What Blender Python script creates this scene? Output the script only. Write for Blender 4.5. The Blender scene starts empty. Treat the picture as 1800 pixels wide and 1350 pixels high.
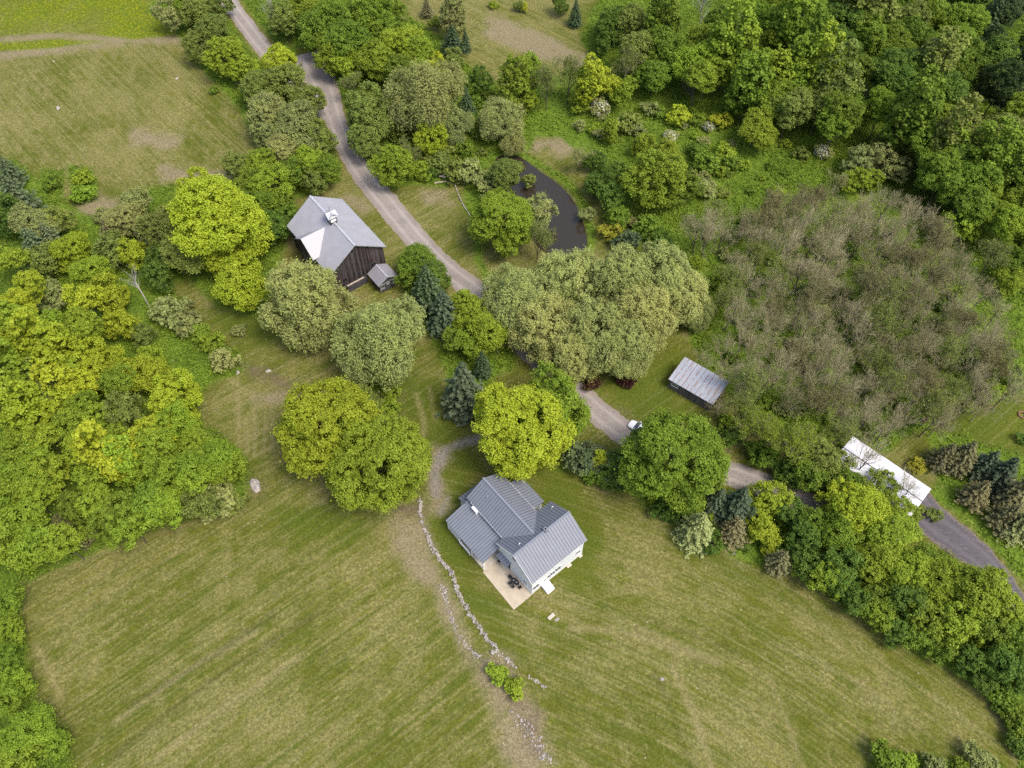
import bpy, bmesh, math, random
import numpy as np
from mathutils import Vector, Matrix
rnd = random.Random(7); RS = np.random.RandomState(11)
# ---------------------------------------------------------------- camera, sky, sun, exposure
S = bpy.context.scene
COL = S.collection
CAM_H = 115.0; F_PX = 1437.5; PITCH = math.radians(55.70)
cam = bpy.data.cameras.new('camera'); cam.sensor_width = 36; cam.lens = F_PX/1800*36
cam.clip_start = .5; cam.clip_end = 5000
camo = bpy.data.objects.new('camera', cam); COL.objects.link(camo)
camo.location = (0, 0, CAM_H); camo.rotation_euler = (math.pi/2-PITCH, 0, 0)
S.camera = camo
SUN_EL, SUN_AZ = 60.0, 128.0        # azimuth clockwise from +Y: light comes from the lower right of the picture
W = bpy.data.worlds.new('World'); S.world = W; W.use_nodes = True
nt = W.node_tree; nt.nodes.clear()
sky = nt.nodes.new('ShaderNodeTexSky'); sky.sky_type = 'NISHITA'; sky.sun_disc = False
sky.sun_elevation = math.radians(SUN_EL); sky.sun_rotation = math.radians(SUN_AZ)
sky.air_density = 1.0; sky.dust_density = 4.0; sky.ozone_density = 1.0
bg = nt.nodes.new('ShaderNodeBackground'); bg.inputs[1].default_value = 0.15
wo = nt.nodes.new('ShaderNodeOutputWorld')
nt.links.new(sky.outputs[0], bg.inputs[0]); nt.links.new(bg.outputs[0], wo.inputs[0])
sl = bpy.data.lights.new('sun', 'SUN'); sl.energy = 1.5; sl.angle = math.radians(20); sl.color = (1, .945, .86)
so = bpy.data.objects.new('sun', sl); COL.objects.link(so)
_e, _a = math.radians(SUN_EL), math.radians(SUN_AZ)
so.rotation_euler = Vector((math.sin(_a)*math.cos(_e), math.cos(_a)*math.cos(_e), math.sin(_e))).to_track_quat('Z', 'Y').to_euler()
so.location = (0, 0, 200)
S.view_settings.view_transform = 'Standard'; S.view_settings.look = 'None'
S.view_settings.exposure = 0.72; S.view_settings.gamma = 1.0
S.cycles.use_denoising = False; S.cycles.max_bounces = 6; S.cycles.diffuse_bounces = 3
S.cycles.transmission_bounces = 3; S.cycles.glossy_bounces = 2; S.cycles.transparent_max_bounces = 4
S.cycles.caustics_reflective = False; S.cycles.caustics_refractive = False
# ---------------------------------------------------------------- picture point -> place on the ground
CP, SP = math.cos(PITCH), math.sin(PITCH)
def gp(px, py, z=0.0):
    a = (675-py)/F_PX
    dx, dy, dz = (px-900)/F_PX, CP+a*SP, -SP+a*CP
    t = (CAM_H-z)/-dz
    return dx*t, dy*t
def gpa(P, z=0.0): return np.array([gp(x, y, z) for x, y in P])
def rng(x, y, z=0): return math.hypot(math.hypot(x, y), CAM_H-z)
def to_px(x, y, z=0.0):
    d = y*CP+(CAM_H-z)*SP
    return 900+F_PX*x/d, 675-F_PX*(y*SP-(CAM_H-z)*CP)/d
# ---------------------------------------------------------------- little noise
_T = RS.rand(512, 512)
def vnoise(x, y, sc, off=0):
    x = np.asarray(x)/sc+37.3+off*17.7; y = np.asarray(y)/sc+91.1+off*9.3
    xi = np.floor(x).astype(int); yi = np.floor(y).astype(int); fx = x-xi; fy = y-yi
    fx = fx*fx*(3-2*fx); fy = fy*fy*(3-2*fy)
    a = _T[xi % 512, yi % 512]; b = _T[(xi+1) % 512, yi % 512]; c = _T[xi % 512, (yi+1) % 512]; d = _T[(xi+1) % 512, (yi+1) % 512]
    return (a*(1-fx)+b*fx)*(1-fy)+(c*(1-fx)+d*fx)*fy-.5
def fnoise(x, y, sc, off=0): return vnoise(x, y, sc, off)+.5*vnoise(x, y, sc/2.1, off+3)+.25*vnoise(x, y, sc/4.3, off+5)
def seg_dist(X, Y, P, closed=False):
    d = np.full(X.shape, 1e9); n = len(P)
    for i in range(n if closed else n-1):
        a = P[i]; b = P[(i+1) % n]; e = b-a; L = max(e@e, 1e-9)
        t = np.clip(((X-a[0])*e[0]+(Y-a[1])*e[1])/L, 0, 1)
        d = np.minimum(d, np.hypot(X-a[0]-t*e[0], Y-a[1]-t*e[1]))
    return d
def inside(X, Y, P):
    r = np.zeros(X.shape, bool); n = len(P)
    for i in range(n):
        x0, y0 = P[i]; x1, y1 = P[(i+1) % n]
        if y0 == y1: continue
        c = (y0 > Y) != (y1 > Y)
        r ^= c & (X < (x1-x0)*(Y-y0)/(y1-y0)+x0)
    return r
def sdist(X, Y, P):
    d = seg_dist(X, Y, P, True); return np.where(inside(X, Y, P), d, -d)
def smooth(P, n=6, closed=False):
    P = [np.array(p, float) for p in P]; out = []; m = len(P)
    R = range(m if closed else m-1)
    for i in R:
        if closed: a, b, c, d = P[i-1], P[i], P[(i+1) % m], P[(i+2) % m]
        else: a, b, c, d = P[max(i-1, 0)], P[i], P[i+1], P[min(i+2, m-1)]
        for k in range(n):
            t = k/n
            out.append(.5*((2*b)+(c-a)*t+(2*a-5*b+4*c-d)*t*t+(3*b-a-3*c+d)*t**3))
    if not closed: out.append(P[-1])
    return np.array(out)
# ---------------------------------------------------------------- naming and tagging
def tag(o, label=None, cat=None, group=None, kind=None):
    if label: o['label'] = label
    if cat: o['category'] = cat
    if group: o['group'] = group
    if kind: o['kind'] = kind
    return o
def empty(name, loc=(0, 0, 0), rz=0, label=None, cat=None, group=None):
    o = bpy.data.objects.new(name, None); COL.objects.link(o); o.location = loc; o.rotation_euler = (0, 0, rz)
    o.empty_display_size = .2
    return tag(o, label, cat, group)
def np_mesh(name, V, Fq, attrs=None, smooth_=False, k=4):
    me = bpy.data.meshes.new(name); V = np.asarray(V, np.float32); Fq = np.asarray(Fq, np.int32)
    me.vertices.add(len(V)); me.vertices.foreach_set('co', V.ravel())
    n = len(Fq); me.loops.add(n*k); me.loops.foreach_set('vertex_index', Fq.ravel())
    me.polygons.add(n); me.polygons.foreach_set('loop_start', np.arange(0, n*k, k, dtype=np.int32))
    try: me.polygons.foreach_set('loop_total', np.full(n, k, dtype=np.int32))
    except Exception: pass
    for nm, dom, typ, arr in (attrs or []):
        a = me.attributes.new(nm, typ, dom)
        a.data.foreach_set('value' if typ == 'FLOAT' else ('color' if 'COLOR' in typ else 'vector'), np.asarray(arr, np.float32).ravel())
    me.update(calc_edges=True)
    if smooth_: me.polygons.foreach_set('use_smooth', np.ones(n, bool))
    return me
class MB:
    """collects boxes, prisms, tubes and free faces; build() links them as one mesh object"""
    def __init__(s): s.bm = bmesh.new()
    def face(s, pts): return s.bm.faces.new([s.bm.verts.new(p) for p in pts])
    def box(s, x0, x1, y0, y1, z0, z1, M=None):
        P = [(x0, y0, z0), (x1, y0, z0), (x1, y1, z0), (x0, y1, z0), (x0, y0, z1), (x1, y0, z1), (x1, y1, z1), (x0, y1, z1)]
        vs = [s.bm.verts.new((M @ Vector(p)) if M else p) for p in P]
        for f in ((0, 3, 2, 1), (4, 5, 6, 7), (0, 1, 5, 4), (1, 2, 6, 5), (2, 3, 7, 6), (3, 0, 4, 7)): s.bm.faces.new([vs[i] for i in f])
        return s
    def slab(s, pts, th, d=None):
        """polygon given by its top face, thickened downwards"""
        pts = [Vector(p) for p in pts]; d = Vector(d) if d else Vector((0, 0, -th))
        a = [s.bm.verts.new(p) for p in pts]; b = [s.bm.verts.new(p+d) for p in pts]; n = len(pts)
        s.bm.faces.new(a); s.bm.faces.new(b[::-1])
        for i in range(n): s.bm.faces.new((a[i], b[i], b[(i+1) % n], a[(i+1) % n]))
        return s
    def bar(s, p, q, w, h=None, up=(0, 0, 1)):
        p, q = Vector(p), Vector(q); h = h or w; d = (q-p).normalized(); u = Vector(up)
        if abs(d.dot(u)) > .98: u = Vector((1, 0, 0))
        r = d.cross(u).normalized(); u = r.cross(d).normalized()
        a = [s.bm.verts.new(p+r*x*w/2+u*y*h/2) for x, y in ((-1, -1), (1, -1), (1, 1), (-1, 1))]
        b = [s.bm.verts.new(q+r*x*w/2+u*y*h/2) for x, y in ((-1, -1), (1, -1), (1, 1), (-1, 1))]
        s.bm.faces.new(a[::-1]); s.bm.faces.new(b)
        for i in range(4): s.bm.faces.new((a[i], a[(i+1) % 4], b[(i+1) % 4], b[i]))
        return s
    def tube(s, pts, radii, n=8, cap=True):
        rings = []; pts = [Vector(p) for p in pts]
        for i, p in enumerate(pts):
            d = (pts[min(i+1, len(pts)-1)]-pts[max(i-1, 0)]).normalized()
            u = Vector((0, 0, 1)) if abs(d.z) < .9 else Vector((1, 0, 0))
            r = d.cross(u).normalized(); u = r.cross(d)
            R = radii[i] if hasattr(radii, '__len__') else radii
            rings.append([s.bm.verts.new(p+(r*math.cos(t)+u*math.sin(t))*R) for t in [2*math.pi*j/n for j in range(n)]])
        for a, b in zip(rings, rings[1:]):
            for j in range(n): s.bm.faces.new((a[j], a[(j+1) % n], b[(j+1) % n], b[j]))
        if cap: s.bm.faces.new(rings[0][::-1]); s.bm.faces.new(rings[-1])
        return s
    def rock(s, c, r, seed=0, sub=2, sq=(1, 1, .7)):
        q = random.Random(seed); g = bmesh.ops.create_icosphere(s.bm, subdivisions=sub, radius=1)
        ph = [q.uniform(0, 6) for _ in range(6)]; rz = q.uniform(0, 6)
        cuts = [(Vector((q.uniform(-1, 1), q.uniform(-1, 1), q.uniform(-.6, 1))).normalized(), q.uniform(.55, .85)) for _ in range(5)]
        for v in g['verts']:
            p = v.co.normalized()
            k = 1+.12*math.sin(3*p.x+ph[0])*math.sin(2.5*p.y+ph[1])+.07*math.sin(6*p.z+ph[2]+4*p.x)
            for nrm, lim in cuts:
                dd = p.dot(nrm)*k
                if dd > lim: k *= lim/dd
            p = Vector((p.x*k*sq[0], p.y*k*sq[1], p.z*k*sq[2]))*r; p.rotate(Matrix.Rotation(rz, 3, 'Z'))
            v.co = Vector(c)+p
        return s
    def build(s, name, mat, parent=None, smooth_=False, bevel=0, M=None):
        me = bpy.data.meshes.new(name)
        if bevel: bmesh.ops.bevel(s.bm, geom=list(s.bm.edges), offset=bevel, segments=2, affect='EDGES', clamp_overlap=True)
        bmesh.ops.recalc_face_normals(s.bm, faces=list(s.bm.faces)); s.bm.to_mesh(me); s.bm.free()
        if smooth_: me.polygons.foreach_set('use_smooth', [True]*len(me.polygons))
        return link(name, me, mat, parent)
def link(name, me, mat, parent=None):
    o = bpy.data.objects.new(name, me); COL.objects.link(o)
    if mat and not me.materials: me.materials.append(mat)
    if parent: o.parent = parent
    return o
# ---------------------------------------------------------------- materials
def srgb(r, g, b): return tuple(((c/255)/12.92 if c/255 <= .04045 else ((c/255+.055)/1.055)**2.4) for c in (r, g, b))+(1,)
class NT:
    def __init__(s, name):
        s.m = bpy.data.materials.new(name); s.m.use_nodes = True; s.t = s.m.node_tree; s.t.nodes.clear()
        s.out = s.n('OutputMaterial')
    def n(s, typ, **kw):
        x = s.t.nodes.new('ShaderNode'+typ)
        for k, v in kw.items(): setattr(x, k, v)
        return x
    def set(s, inp, v):
        if isinstance(v, bpy.types.NodeSocket): s.t.links.new(v, inp)
        elif v is not None: inp.default_value = v
    def noise(s, vec, sc, det=4, rough=.55, dist=0):
        x = s.n('TexNoise'); s.set(x.inputs['Vector'], vec); x.inputs['Scale'].default_value = sc
        x.inputs['Detail'].default_value = det; x.inputs['Roughness'].default_value = rough; x.inputs['Distortion'].default_value = dist
        return x.outputs['Fac']
    def ramp(s, f, stops):
        x = s.n('ValToRGB'); s.set(x.inputs[0], f); e = x.color_ramp.elements
        while len(e) < len(stops): e.new(.5)
        for i, (p, c) in enumerate(stops): e[i].position = p; e[i].color = c if hasattr(c, '__len__') else (c, c, c, 1)
        return x.outputs[0]
    def mr(s, f, a, b, c=0, d=1):
        x = s.n('MapRange'); s.set(x.inputs[0], f); x.inputs[1].default_value = a; x.inputs[2].default_value = b; x.inputs[3].default_value = c; x.inputs[4].default_value = d
        return x.outputs[0]
    def mix(s, f, a, b, mode='MIX'):
        x = s.n('Mix', data_type='RGBA', blend_type=mode); s.set(x.inputs[0], f); s.set(x.inputs[6], a); s.set(x.inputs[7], b)
        return x.outputs[2]
    def math(s, op, a, b=None, clamp=False):
        x = s.n('Math', operation=op, use_clamp=clamp); s.set(x.inputs[0], a); s.set(x.inputs[1], b) if b is not None else None
        return x.outputs[0]
    def attr(s, nm): return s.n('Attribute', attribute_name=nm)
    def mapv(s, vec, scale=(1, 1, 1), rot=(0, 0, 0)):
        x = s.n('Mapping'); s.set(x.inputs[0], vec); x.inputs['Scale'].default_value = scale; x.inputs['Rotation'].default_value = rot
        return x.outputs[0]
    def coord(s, k='Object'): return s.n('TexCoord').outputs[k]
    def bump(s, h, st=.5, d=.05):
        x = s.n('Bump'); s.set(x.inputs['Height'], h); x.inputs['Strength'].default_value = st; x.inputs['Distance'].default_value = d
        return x.outputs[0]
    def pbr(s, col, rough=.6, metal=0, bump=None, spec=.5):
        x = s.n('BsdfPrincipled'); s.set(x.inputs['Base Color'], col); s.set(x.inputs['Roughness'], rough)
        x.inputs['Metallic'].default_value = metal; x.inputs['Specular IOR Level'].default_value = spec
        if bump is not None: s.set(x.inputs['Normal'], bump)
        s.t.links.new(x.outputs[0], s.out.inputs[0]); return s.m
def simple(name, col, rough=.6, var=.25, sc=3.0, metal=0, spec=.4, bumps=.0, stretch=(1, 1, 1)):
    t = NT(name); v = t.mapv(t.coord(), stretch)
    f = t.noise(v, sc, 5); d = tuple(c*(1-var) for c in col[:3])+(1,); l = tuple(min(1, c*(1+var)) for c in col[:3])+(1,)
    c = t.ramp(f, [(.3, d), (.7, l)])
    b = t.bump(t.noise(v, sc*6, 4), bumps, .02) if bumps else None
    return t.pbr(c, rough, metal, b, spec)
M_ROOF = simple('blue_grey_metal', (.185, .20, .235, 1), .42, .07, .6, 0, .5)
M_SEAM = simple('roof_seam_shaded_metal', (.035, .04, .052, 1), .6, .1, 1)  # seam metal painted near black, carrying the seams' shadow lines in its colour
M_FLASH = simple('roof_flashing', (.20, .22, .26, 1), .45, .05, 1)
t_ = NT('white_siding'); c_ = t_.coord(); s_ = t_.n('SeparateXYZ'); t_.set(s_.inputs[0], c_); f_ = t_.math('FRACT', t_.math('MULTIPLY', s_.outputs[2], 1/.2))
M_WHITE = t_.pbr(t_.mix(t_.mr(f_, .86, 1.0, 0, .3), t_.ramp(t_.noise(c_, .9, 5), [(.3, (.66, .68, .69, 1)), (.7, (.74, .76, .78, 1))]), (.3, .31, .33, 1)), .6, 0, None, .3)
M_TRIM = simple('white_trim', (.82, .82, .82, 1), .5, .03, 2)
M_GLASS = simple('window_glass', (.10, .12, .15, 1), .08, .2, 1, spec=.9)
M_DARK = simple('dark_opening', (.012, .011, .012, 1), .8, .2, 2)
M_CONC = simple('patio_concrete', (.47, .40, .30, 1), .85, .16, .7, bumps=.2)
M_STEP = simple('tan_concrete', (.5, .45, .37, 1), .85, .12, 2)
M_BLACK = simple('black_iron', (.02, .02, .024, 1), .45, .2, 4)
M_GALV = simple('galvanised_pipe', (.6, .61, .63, 1), .35, .1, 4, .4)
def m_metal_ribs(name, col, per, axis, depth=.35, dirt=.08, rust=None):
    t = NT(name); c = t.coord(); sp = t.n('SeparateXYZ'); t.set(sp.inputs[0], c); a = sp.outputs[axis]
    w = t.math('FRACT', t.math('MULTIPLY', a, 1/per)); rib = t.math('ABSOLUTE', t.math('SUBTRACT', w, .5))
    ribm = t.mr(rib, .38, .46)
    base = t.ramp(t.noise(c, .5, 5), [(.3, tuple(x*(1-dirt) for x in col)+(1,)), (.7, tuple(min(1, x*(1+dirt)) for x in col)+(1,))])
    colr = t.mix(t.math('MULTIPLY', ribm, depth), base, tuple(x*.55 for x in col)+(1,))
    return t.pbr(colr, .45, 0, None, .5)
M_BROOF = m_metal_ribs('barn_roof_metal', (.36, .355, .385), .3, 0, .18)
M_BROOF2 = m_metal_ribs('newer_bright_roof_metal', (.37, .365, .385), .3, 1, .45, .04)
M_SROOF = m_metal_ribs('shed_roof_metal', (.26, .25, .27), .25, 0, .2)
def m_boards(name, dark, light, red=(.1, .04, .03), per=.25, ax=1):
    t = NT(name); c = t.coord(); sp = t.n('SeparateXYZ'); t.set(sp.inputs[0], c)
    s_ = t.math('ADD', sp.outputs[0], sp.outputs[1])
    bi = t.math('FLOOR', t.math('MULTIPLY', s_, 1/per)); fr = t.math('FRACT', t.math('MULTIPLY', s_, 1/per))
    wn = t.n('TexWhiteNoise', noise_dimensions='1D'); t.set(wn.inputs['W'], bi)
    st = t.noise(t.mapv(c, (9, 9, .45)), 1.0, 6, .65)
    f = t.math('ADD', t.math('MULTIPLY', wn.outputs[0], .30), st)
    col = t.ramp(f, [(.46, dark), (.62, tuple((a+b)/2 for a, b in zip(dark, light))), (.80, light)])
    hi = t.noise(c, .45, 3)
    col = t.mix(t.math('MULTIPLY', t.mr(hi, .5, .7), .55), col, red+(1,))
    gap = t.mr(t.math('ABSOLUTE', t.math('SUBTRACT', fr, .5)), .44, .49)
    col = t.mix(gap, col, (.006, .005, .005, 1))
    return t.pbr(col, .85, 0, t.bump(t.math('SUBTRACT', st, gap), .6, .03), .2)
M_BOARD = m_boards('weathered_barn_boards', (.010, .008, .009, 1), (.115, .098, .095, 1), (.06, .026, .022))
M_GBOARD = m_boards('grey_board_siding', (.06, .06, .065, 1), (.16, .155, .155, 1), (.09, .085, .085), .2)
def m_stone(name, col, mort=.5):
    t = NT(name); c = t.coord()
    a = t.ramp(t.noise(c, 2, 6, .7), [(.32, tuple(x*.45 for x in col)+(1,)), (.5, tuple(col)+(1,)), (.68, tuple(min(1, x*1.45) for x in col)+(1,))])
    return t.pbr(a, .9, 0, t.bump(t.noise(c, 7, 6), .7, .05), .2)
M_STONE = m_stone('dark_fieldstone', (.07, .066, .075))
M_ROCK = m_stone('pale_fieldstone', (.31, .28, .245))
M_ROCK2 = m_stone('grey_boulder', (.38, .34, .31))
M_LOG = simple('bleached_timber', (.48, .40, .31, 1), .8, .2, 3, stretch=(1, 1, 3))
M_BARK = simple('grey_brown_bark', (.10, .082, .066, 1), .9, .35, 2, stretch=(3, 3, .6), bumps=.4)
M_TWIG = simple('pale_twig_bark', (.40, .355, .20, 1), .9, .35, .8)
M_DTWIG = simple('dark_twig_bark', (.09, .075, .06, 1), .9, .3, .8)
M_SNAG = simple('silver_dead_wood', (.33, .31, .28, 1), .85, .2, 2)
def m_leaf(name, lo, hi, trans=.3, needles=False):
    """foliage: tint comes from the object's own colour, varied leaf by leaf and clump by clump; broadleaf tone also carries painted top light and shade"""
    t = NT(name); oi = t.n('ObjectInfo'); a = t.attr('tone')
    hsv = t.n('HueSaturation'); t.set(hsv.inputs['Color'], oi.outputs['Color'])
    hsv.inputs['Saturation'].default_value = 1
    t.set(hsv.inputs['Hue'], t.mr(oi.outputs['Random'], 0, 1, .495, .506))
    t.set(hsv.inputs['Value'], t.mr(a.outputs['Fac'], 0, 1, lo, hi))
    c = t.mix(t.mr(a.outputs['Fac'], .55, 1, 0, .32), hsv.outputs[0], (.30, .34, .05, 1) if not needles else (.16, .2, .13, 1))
    d = t.n('BsdfPrincipled'); t.set(d.inputs['Base Color'], c); d.inputs['Roughness'].default_value = .6; d.inputs['Specular IOR Level'].default_value = .22
    tr = t.n('BsdfTranslucent'); t.set(tr.inputs[0], c)
    m = t.n('MixShader'); m.inputs[0].default_value = trans
    t.t.links.new(d.outputs[0], m.inputs[1]); t.t.links.new(tr.outputs[0], m.inputs[2]); t.t.links.new(m.outputs[0], t.out.inputs[0])
    return t.m
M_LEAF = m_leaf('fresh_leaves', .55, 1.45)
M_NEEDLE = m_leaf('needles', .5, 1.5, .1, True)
t_ = NT('white_blossom'); M_BLOSSOM = t_.pbr((.42, .43, .32, 1), .7)
# ================================================================ the ground: what lies where (outlines in photo pixels, laid on the ground)
POND = [(872,278),(890,270),(915,274),(948,298),(980,320),(1006,348),(1022,380),(1030,410),(1030,432),(1012,446),(975,450),(945,430),(932,400),(922,366),(900,330),(882,305)]
ROUGH = [
 [(1040,20),(1080,-40),(1900,-40),(1900,690),(1790,690),(1700,700),(1650,740),(1590,770),(1560,800),(1470,790),(1330,760),(1280,700),(1235,640),(1210,590),(1215,520),(1180,450),(1110,430),(1085,400),(1060,340),(1035,300),(1010,262),(985,240),(940,240),(930,262),(900,270),(860,268),(850,320),(840,330),(815,325),(780,328),(735,325),(700,330),(690,340),(665,320),(645,285),(620,240),(600,205),(592,170),(588,120),(560,88),(520,84),(500,60),(470,40),(440,-10),(695,-10),(700,30),(740,40),(760,70),(815,110),(850,140),(900,150),(940,140),(1010,118),(1050,105),(1020,70)],
 [(-60,280),(30,285),(80,330),(150,380),(200,370),(260,330),(330,320),(400,320),(440,280),(470,270),(500,300),(560,340),(520,350),(490,400),(500,430),(470,560),(380,540),(330,490),(300,500),(330,560),(400,610),(440,640),(430,655),(380,668),(352,690),(352,740),(430,800),(440,850),(430,880),(350,900),(280,930),(180,965),(80,1005),(30,1025),(-60,1040)],
 [(320,70),(290,40),(260,20),(300,-30),(700,-30),(690,20),(500,70),(520,90),(560,170),(585,240),(600,290),(600,320),(560,330),(470,300),(440,230),(420,190),(380,150),(335,100)],
 [(990,790),(1080,800),(1110,830),(1200,860),(1280,868),(1400,890),(1480,910),(1620,950),(1700,1000),(1760,1040),(1900,1120),(1900,1400),(1795,1400),(1790,1330),(1770,1265),(1720,1210),(1640,1165),(1560,1120),(1480,1060),(1400,1010),(1300,985),(1200,940),(1110,870),(1040,845),(985,825)],
 [(-60,1010),(20,1020),(35,1050),(30,1100),(45,1150),(60,1230),(110,1290),(140,1400),(-60,1400)],
 [(1520,1350),(1560,1325),(1640,1335),(1680,1345),(1760,1345),(1770,1400),(1510,1400)],
 [(700,10),(740,50),(770,60),(800,90),(840,150),(830,220),(780,150),(730,60)],
 [(730,450),(770,500),(810,560),(880,560),(920,600),(900,650),(870,665),(820,700),(790,700),(780,640),(740,560),(715,520),(700,470)],
 [(1630,760),(1700,770),(1790,800),(1900,870),(1900,1000),(1790,960),(1720,900),(1650,850)],
 [(1632,868),(1700,920),(1760,975),(1800,1030),(1900,1120),(1900,1010),(1800,940),(1720,890),(1650,850)],
 [(640,690),(700,690),(690,640),(660,640)],
 [(70,300),(110,300),(110,345),(80,345)],[(120,290),(165,300),(170,355),(130,355)],
 [(815,325),(850,320),(855,365),(840,400),(850,460),(870,500),(850,500),(838,470),(830,400),(812,350)],
]
STRAW = [
 [(690,905),(742,912),(762,990),(790,1050),(815,1110),(840,1150),(880,1150),(920,1200),(940,1250),(960,1300),(975,1400),(915,1400),(885,1320),(865,1250),(840,1200),(822,1170),(805,1120),(770,1050),(720,1010),(688,960)],
 [(-40,66),(90,58),(200,64),(330,66),(330,76),(180,75),(90,68),(-40,80)],
 [(-40,92),(60,84),(180,76),(240,78),(120,92),(-40,110)],[(920,250),(985,240),(1015,255),(1010,268),(985,275),(960,260),(925,262)],
 [(860,20),(960,60),(1040,100),(1030,118),(950,100),(850,60)],[(740,335),(785,335),(790,355),(750,360)],
 [(1090,380),(1105,380),(1120,420),(1108,425)],[(760,790),(785,800),(770,850),(790,890),(760,900),(752,830)],
 [(150,340),(200,345),(230,370),(180,390),(140,375)],[(225,225),(320,240),(310,262),(240,255)],
 [(280,290),(420,300),(400,320),(290,315)],[(560,360),(620,340),(650,365),(640,380),(600,350)],
 [(450,700),(500,690),(560,700),(520,720)]]
FLOWER = [[(-60,-40),(420,-40),(330,20),(330,58),(240,70),(120,56),(-60,66)],[(-60,76),(100,68),(180,72),(100,84),(-60,92)]]
SOIL = [[(515,425),(545,425),(560,470),(540,480),(520,450)],[(595,690),(700,690),(690,720),(640,740)],[(735,880),(742,905),(705,912),(690,890)],
 [(1100,375),(1110,375),(1125,425),(1112,425)],[(400,640),(430,635),(520,670),(570,690),(560,705),(510,690),(440,660)],[(430,840),(455,845),(460,880),(440,870)],
 [(940,1040),(955,1040),(950,1052),(938,1048)],[(1010,690),(1050,705),(1110,735),(1100,740),(1040,712)],[(890,1210),(935,1240),(960,1310),(940,1330),(905,1270)]]
LUSH = [[(785,790),(835,810),(815,880),(790,900),(780,870)],[(745,900),(800,900),(820,1010),(880,1110),(900,1150),(880,1140),(840,1080),(800,1000)],
 [(1640,700),(1900,690),(1900,860),(1790,830),(1700,780),(1650,780)],[(1050,660),(1190,600),(1210,640),(1180,690),(1260,730),(1130,740),(1060,710)],
 [(720,620),(780,700),(820,780),(760,790),(720,730),(690,690)],[(640,950),(670,900),(560,890),(480,900),(520,960)],[(350,560),(420,600),(500,600),(480,560),(400,540)],
 [(900,960),(1010,1010),(1060,960),(1000,830),(950,830)],[(1000,20),(1060,0),(1040,100),(1060,110)]]
LIGHT = [([(418,690),(420,740),(419,795)],.55),([(433,735),(434,800)],.5),([(446,690),(448,745),(447,800)],.55),([(398,660),(462,720),(463,795)],.55),([(470,690),(479,740),(478,790)],.5),
 ([(385,730),(378,705),(390,688),(410,690)],.3),([(1265,965),(1300,975)],.6),([(1270,972),(1305,998)],.4),([(60,1130),(90,1190),(110,1230)],.6),
 ([(1000,1105),(1090,1110),(1180,1140),(1260,1165)],1.0),([(1350,1130),(1440,1165),(1560,1230),(1570,1270)],.35),([(1000,1060),(1150,1115),(1270,1165)],.5),
 ([(730,690),(745,740),(742,770)],.8),([(755,680),(765,740)],.5),([(1350,1190),(1380,1260),(1410,1350)],.5),([(1180,1170),(1220,1260),(1250,1350)],.8),([(450,1110),(330,1180),(200,1270)],.8),([(520,1160),(400,1240),(280,1330)],.8),
 ([(1740,1250),(1770,1290),(1785,1340)],.6),([(1560,1120),(1680,1180),(1760,1260)],.5)]
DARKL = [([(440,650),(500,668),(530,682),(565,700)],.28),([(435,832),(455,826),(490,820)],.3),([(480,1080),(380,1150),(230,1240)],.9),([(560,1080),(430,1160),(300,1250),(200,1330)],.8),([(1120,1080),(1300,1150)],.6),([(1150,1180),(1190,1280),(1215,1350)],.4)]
GRAVEL = [([(860,768),(835,772),(808,780),(785,792),(772,812),(765,845),(768,868)],1.5),([(788,876),(775,900)],.6)]
def G(P): return gpa(P)
ROAD = [(541,94),(556,125),(572,165),(588,208),(599,238),(618,275),(645,315),(678,355),(708,392),(745,435),(790,478),(830,508),(870,545),(905,582),(935,618),(985,665),(1035,712),(1085,752),(1130,782),(1200,810),(1280,832),(1340,852),(1400,880),(1470,905),(1530,922),(1585,940)]
LAWN_R = G([(745,880),(800,800),(980,790),(1110,830),(1300,945),(1480,1020),(1720,1170),(1830,1265),(1830,1400),(985,1400),(905,1240),(872,1150),(810,1045),(765,960)])
HEDGE_EDGE = smooth(G([(560,690),(980,790),(1400,960),(1850,1250)]), 8)
TOPLEFT = G([(-60,60),(330,60),(500,260),(400,330),(-60,330)])
def arrays(lo, hi, st, far):
    a = np.arange(lo, hi+st/2, st); o = np.array([3, 8, 20, 50, 120, 300, 700, 1600.])
    return np.concatenate([(lo-o[::-1]) if far else [], a, hi+o])
gx = arrays(-135, 135, .5, True); gy = arrays(6, 206, .5, True)
X, Y = np.meshgrid(gx, gy, indexing='ij'); 
wob = fnoise(X, Y, 2.4, 1)*1.5
def region(polys, soft=.8, amp=1.0):
    m = np.zeros(X.shape)
    for P in polys:
        g_ = G(P) if not isinstance(P, np.ndarray) else P
        x0, y0 = g_.min(0)-4; x1, y1 = g_.max(0)+4
        k = (X > x0) & (X < x1) & (Y > y0) & (Y < y1)
        if not k.any(): continue
        d = sdist(X[k], Y[k], g_)+wob[k]*amp
        m[k] = np.maximum(m[k], np.clip(.5+d/(2*soft), 0, 1))
    return m
def strokes(L, soft=.28, amp=.15):
    m = np.zeros(X.shape)
    for P, w in L:
        g_ = smooth(G(P), 5); x0, y0 = g_.min(0)-4; x1, y1 = g_.max(0)+4
        k = (X > x0) & (X < x1) & (Y > y0) & (Y < y1)
        d = w/2-seg_dist(X[k], Y[k], g_)+wob[k]*amp
        m[k] = np.maximum(m[k], np.clip(.5+d/(2*soft), 0, 1))
    return m
outer = ((np.abs(X) > 134) | (Y > 204)).astype(float)
m_rough = np.maximum(region(ROUGH, .5, .5), outer)
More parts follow.
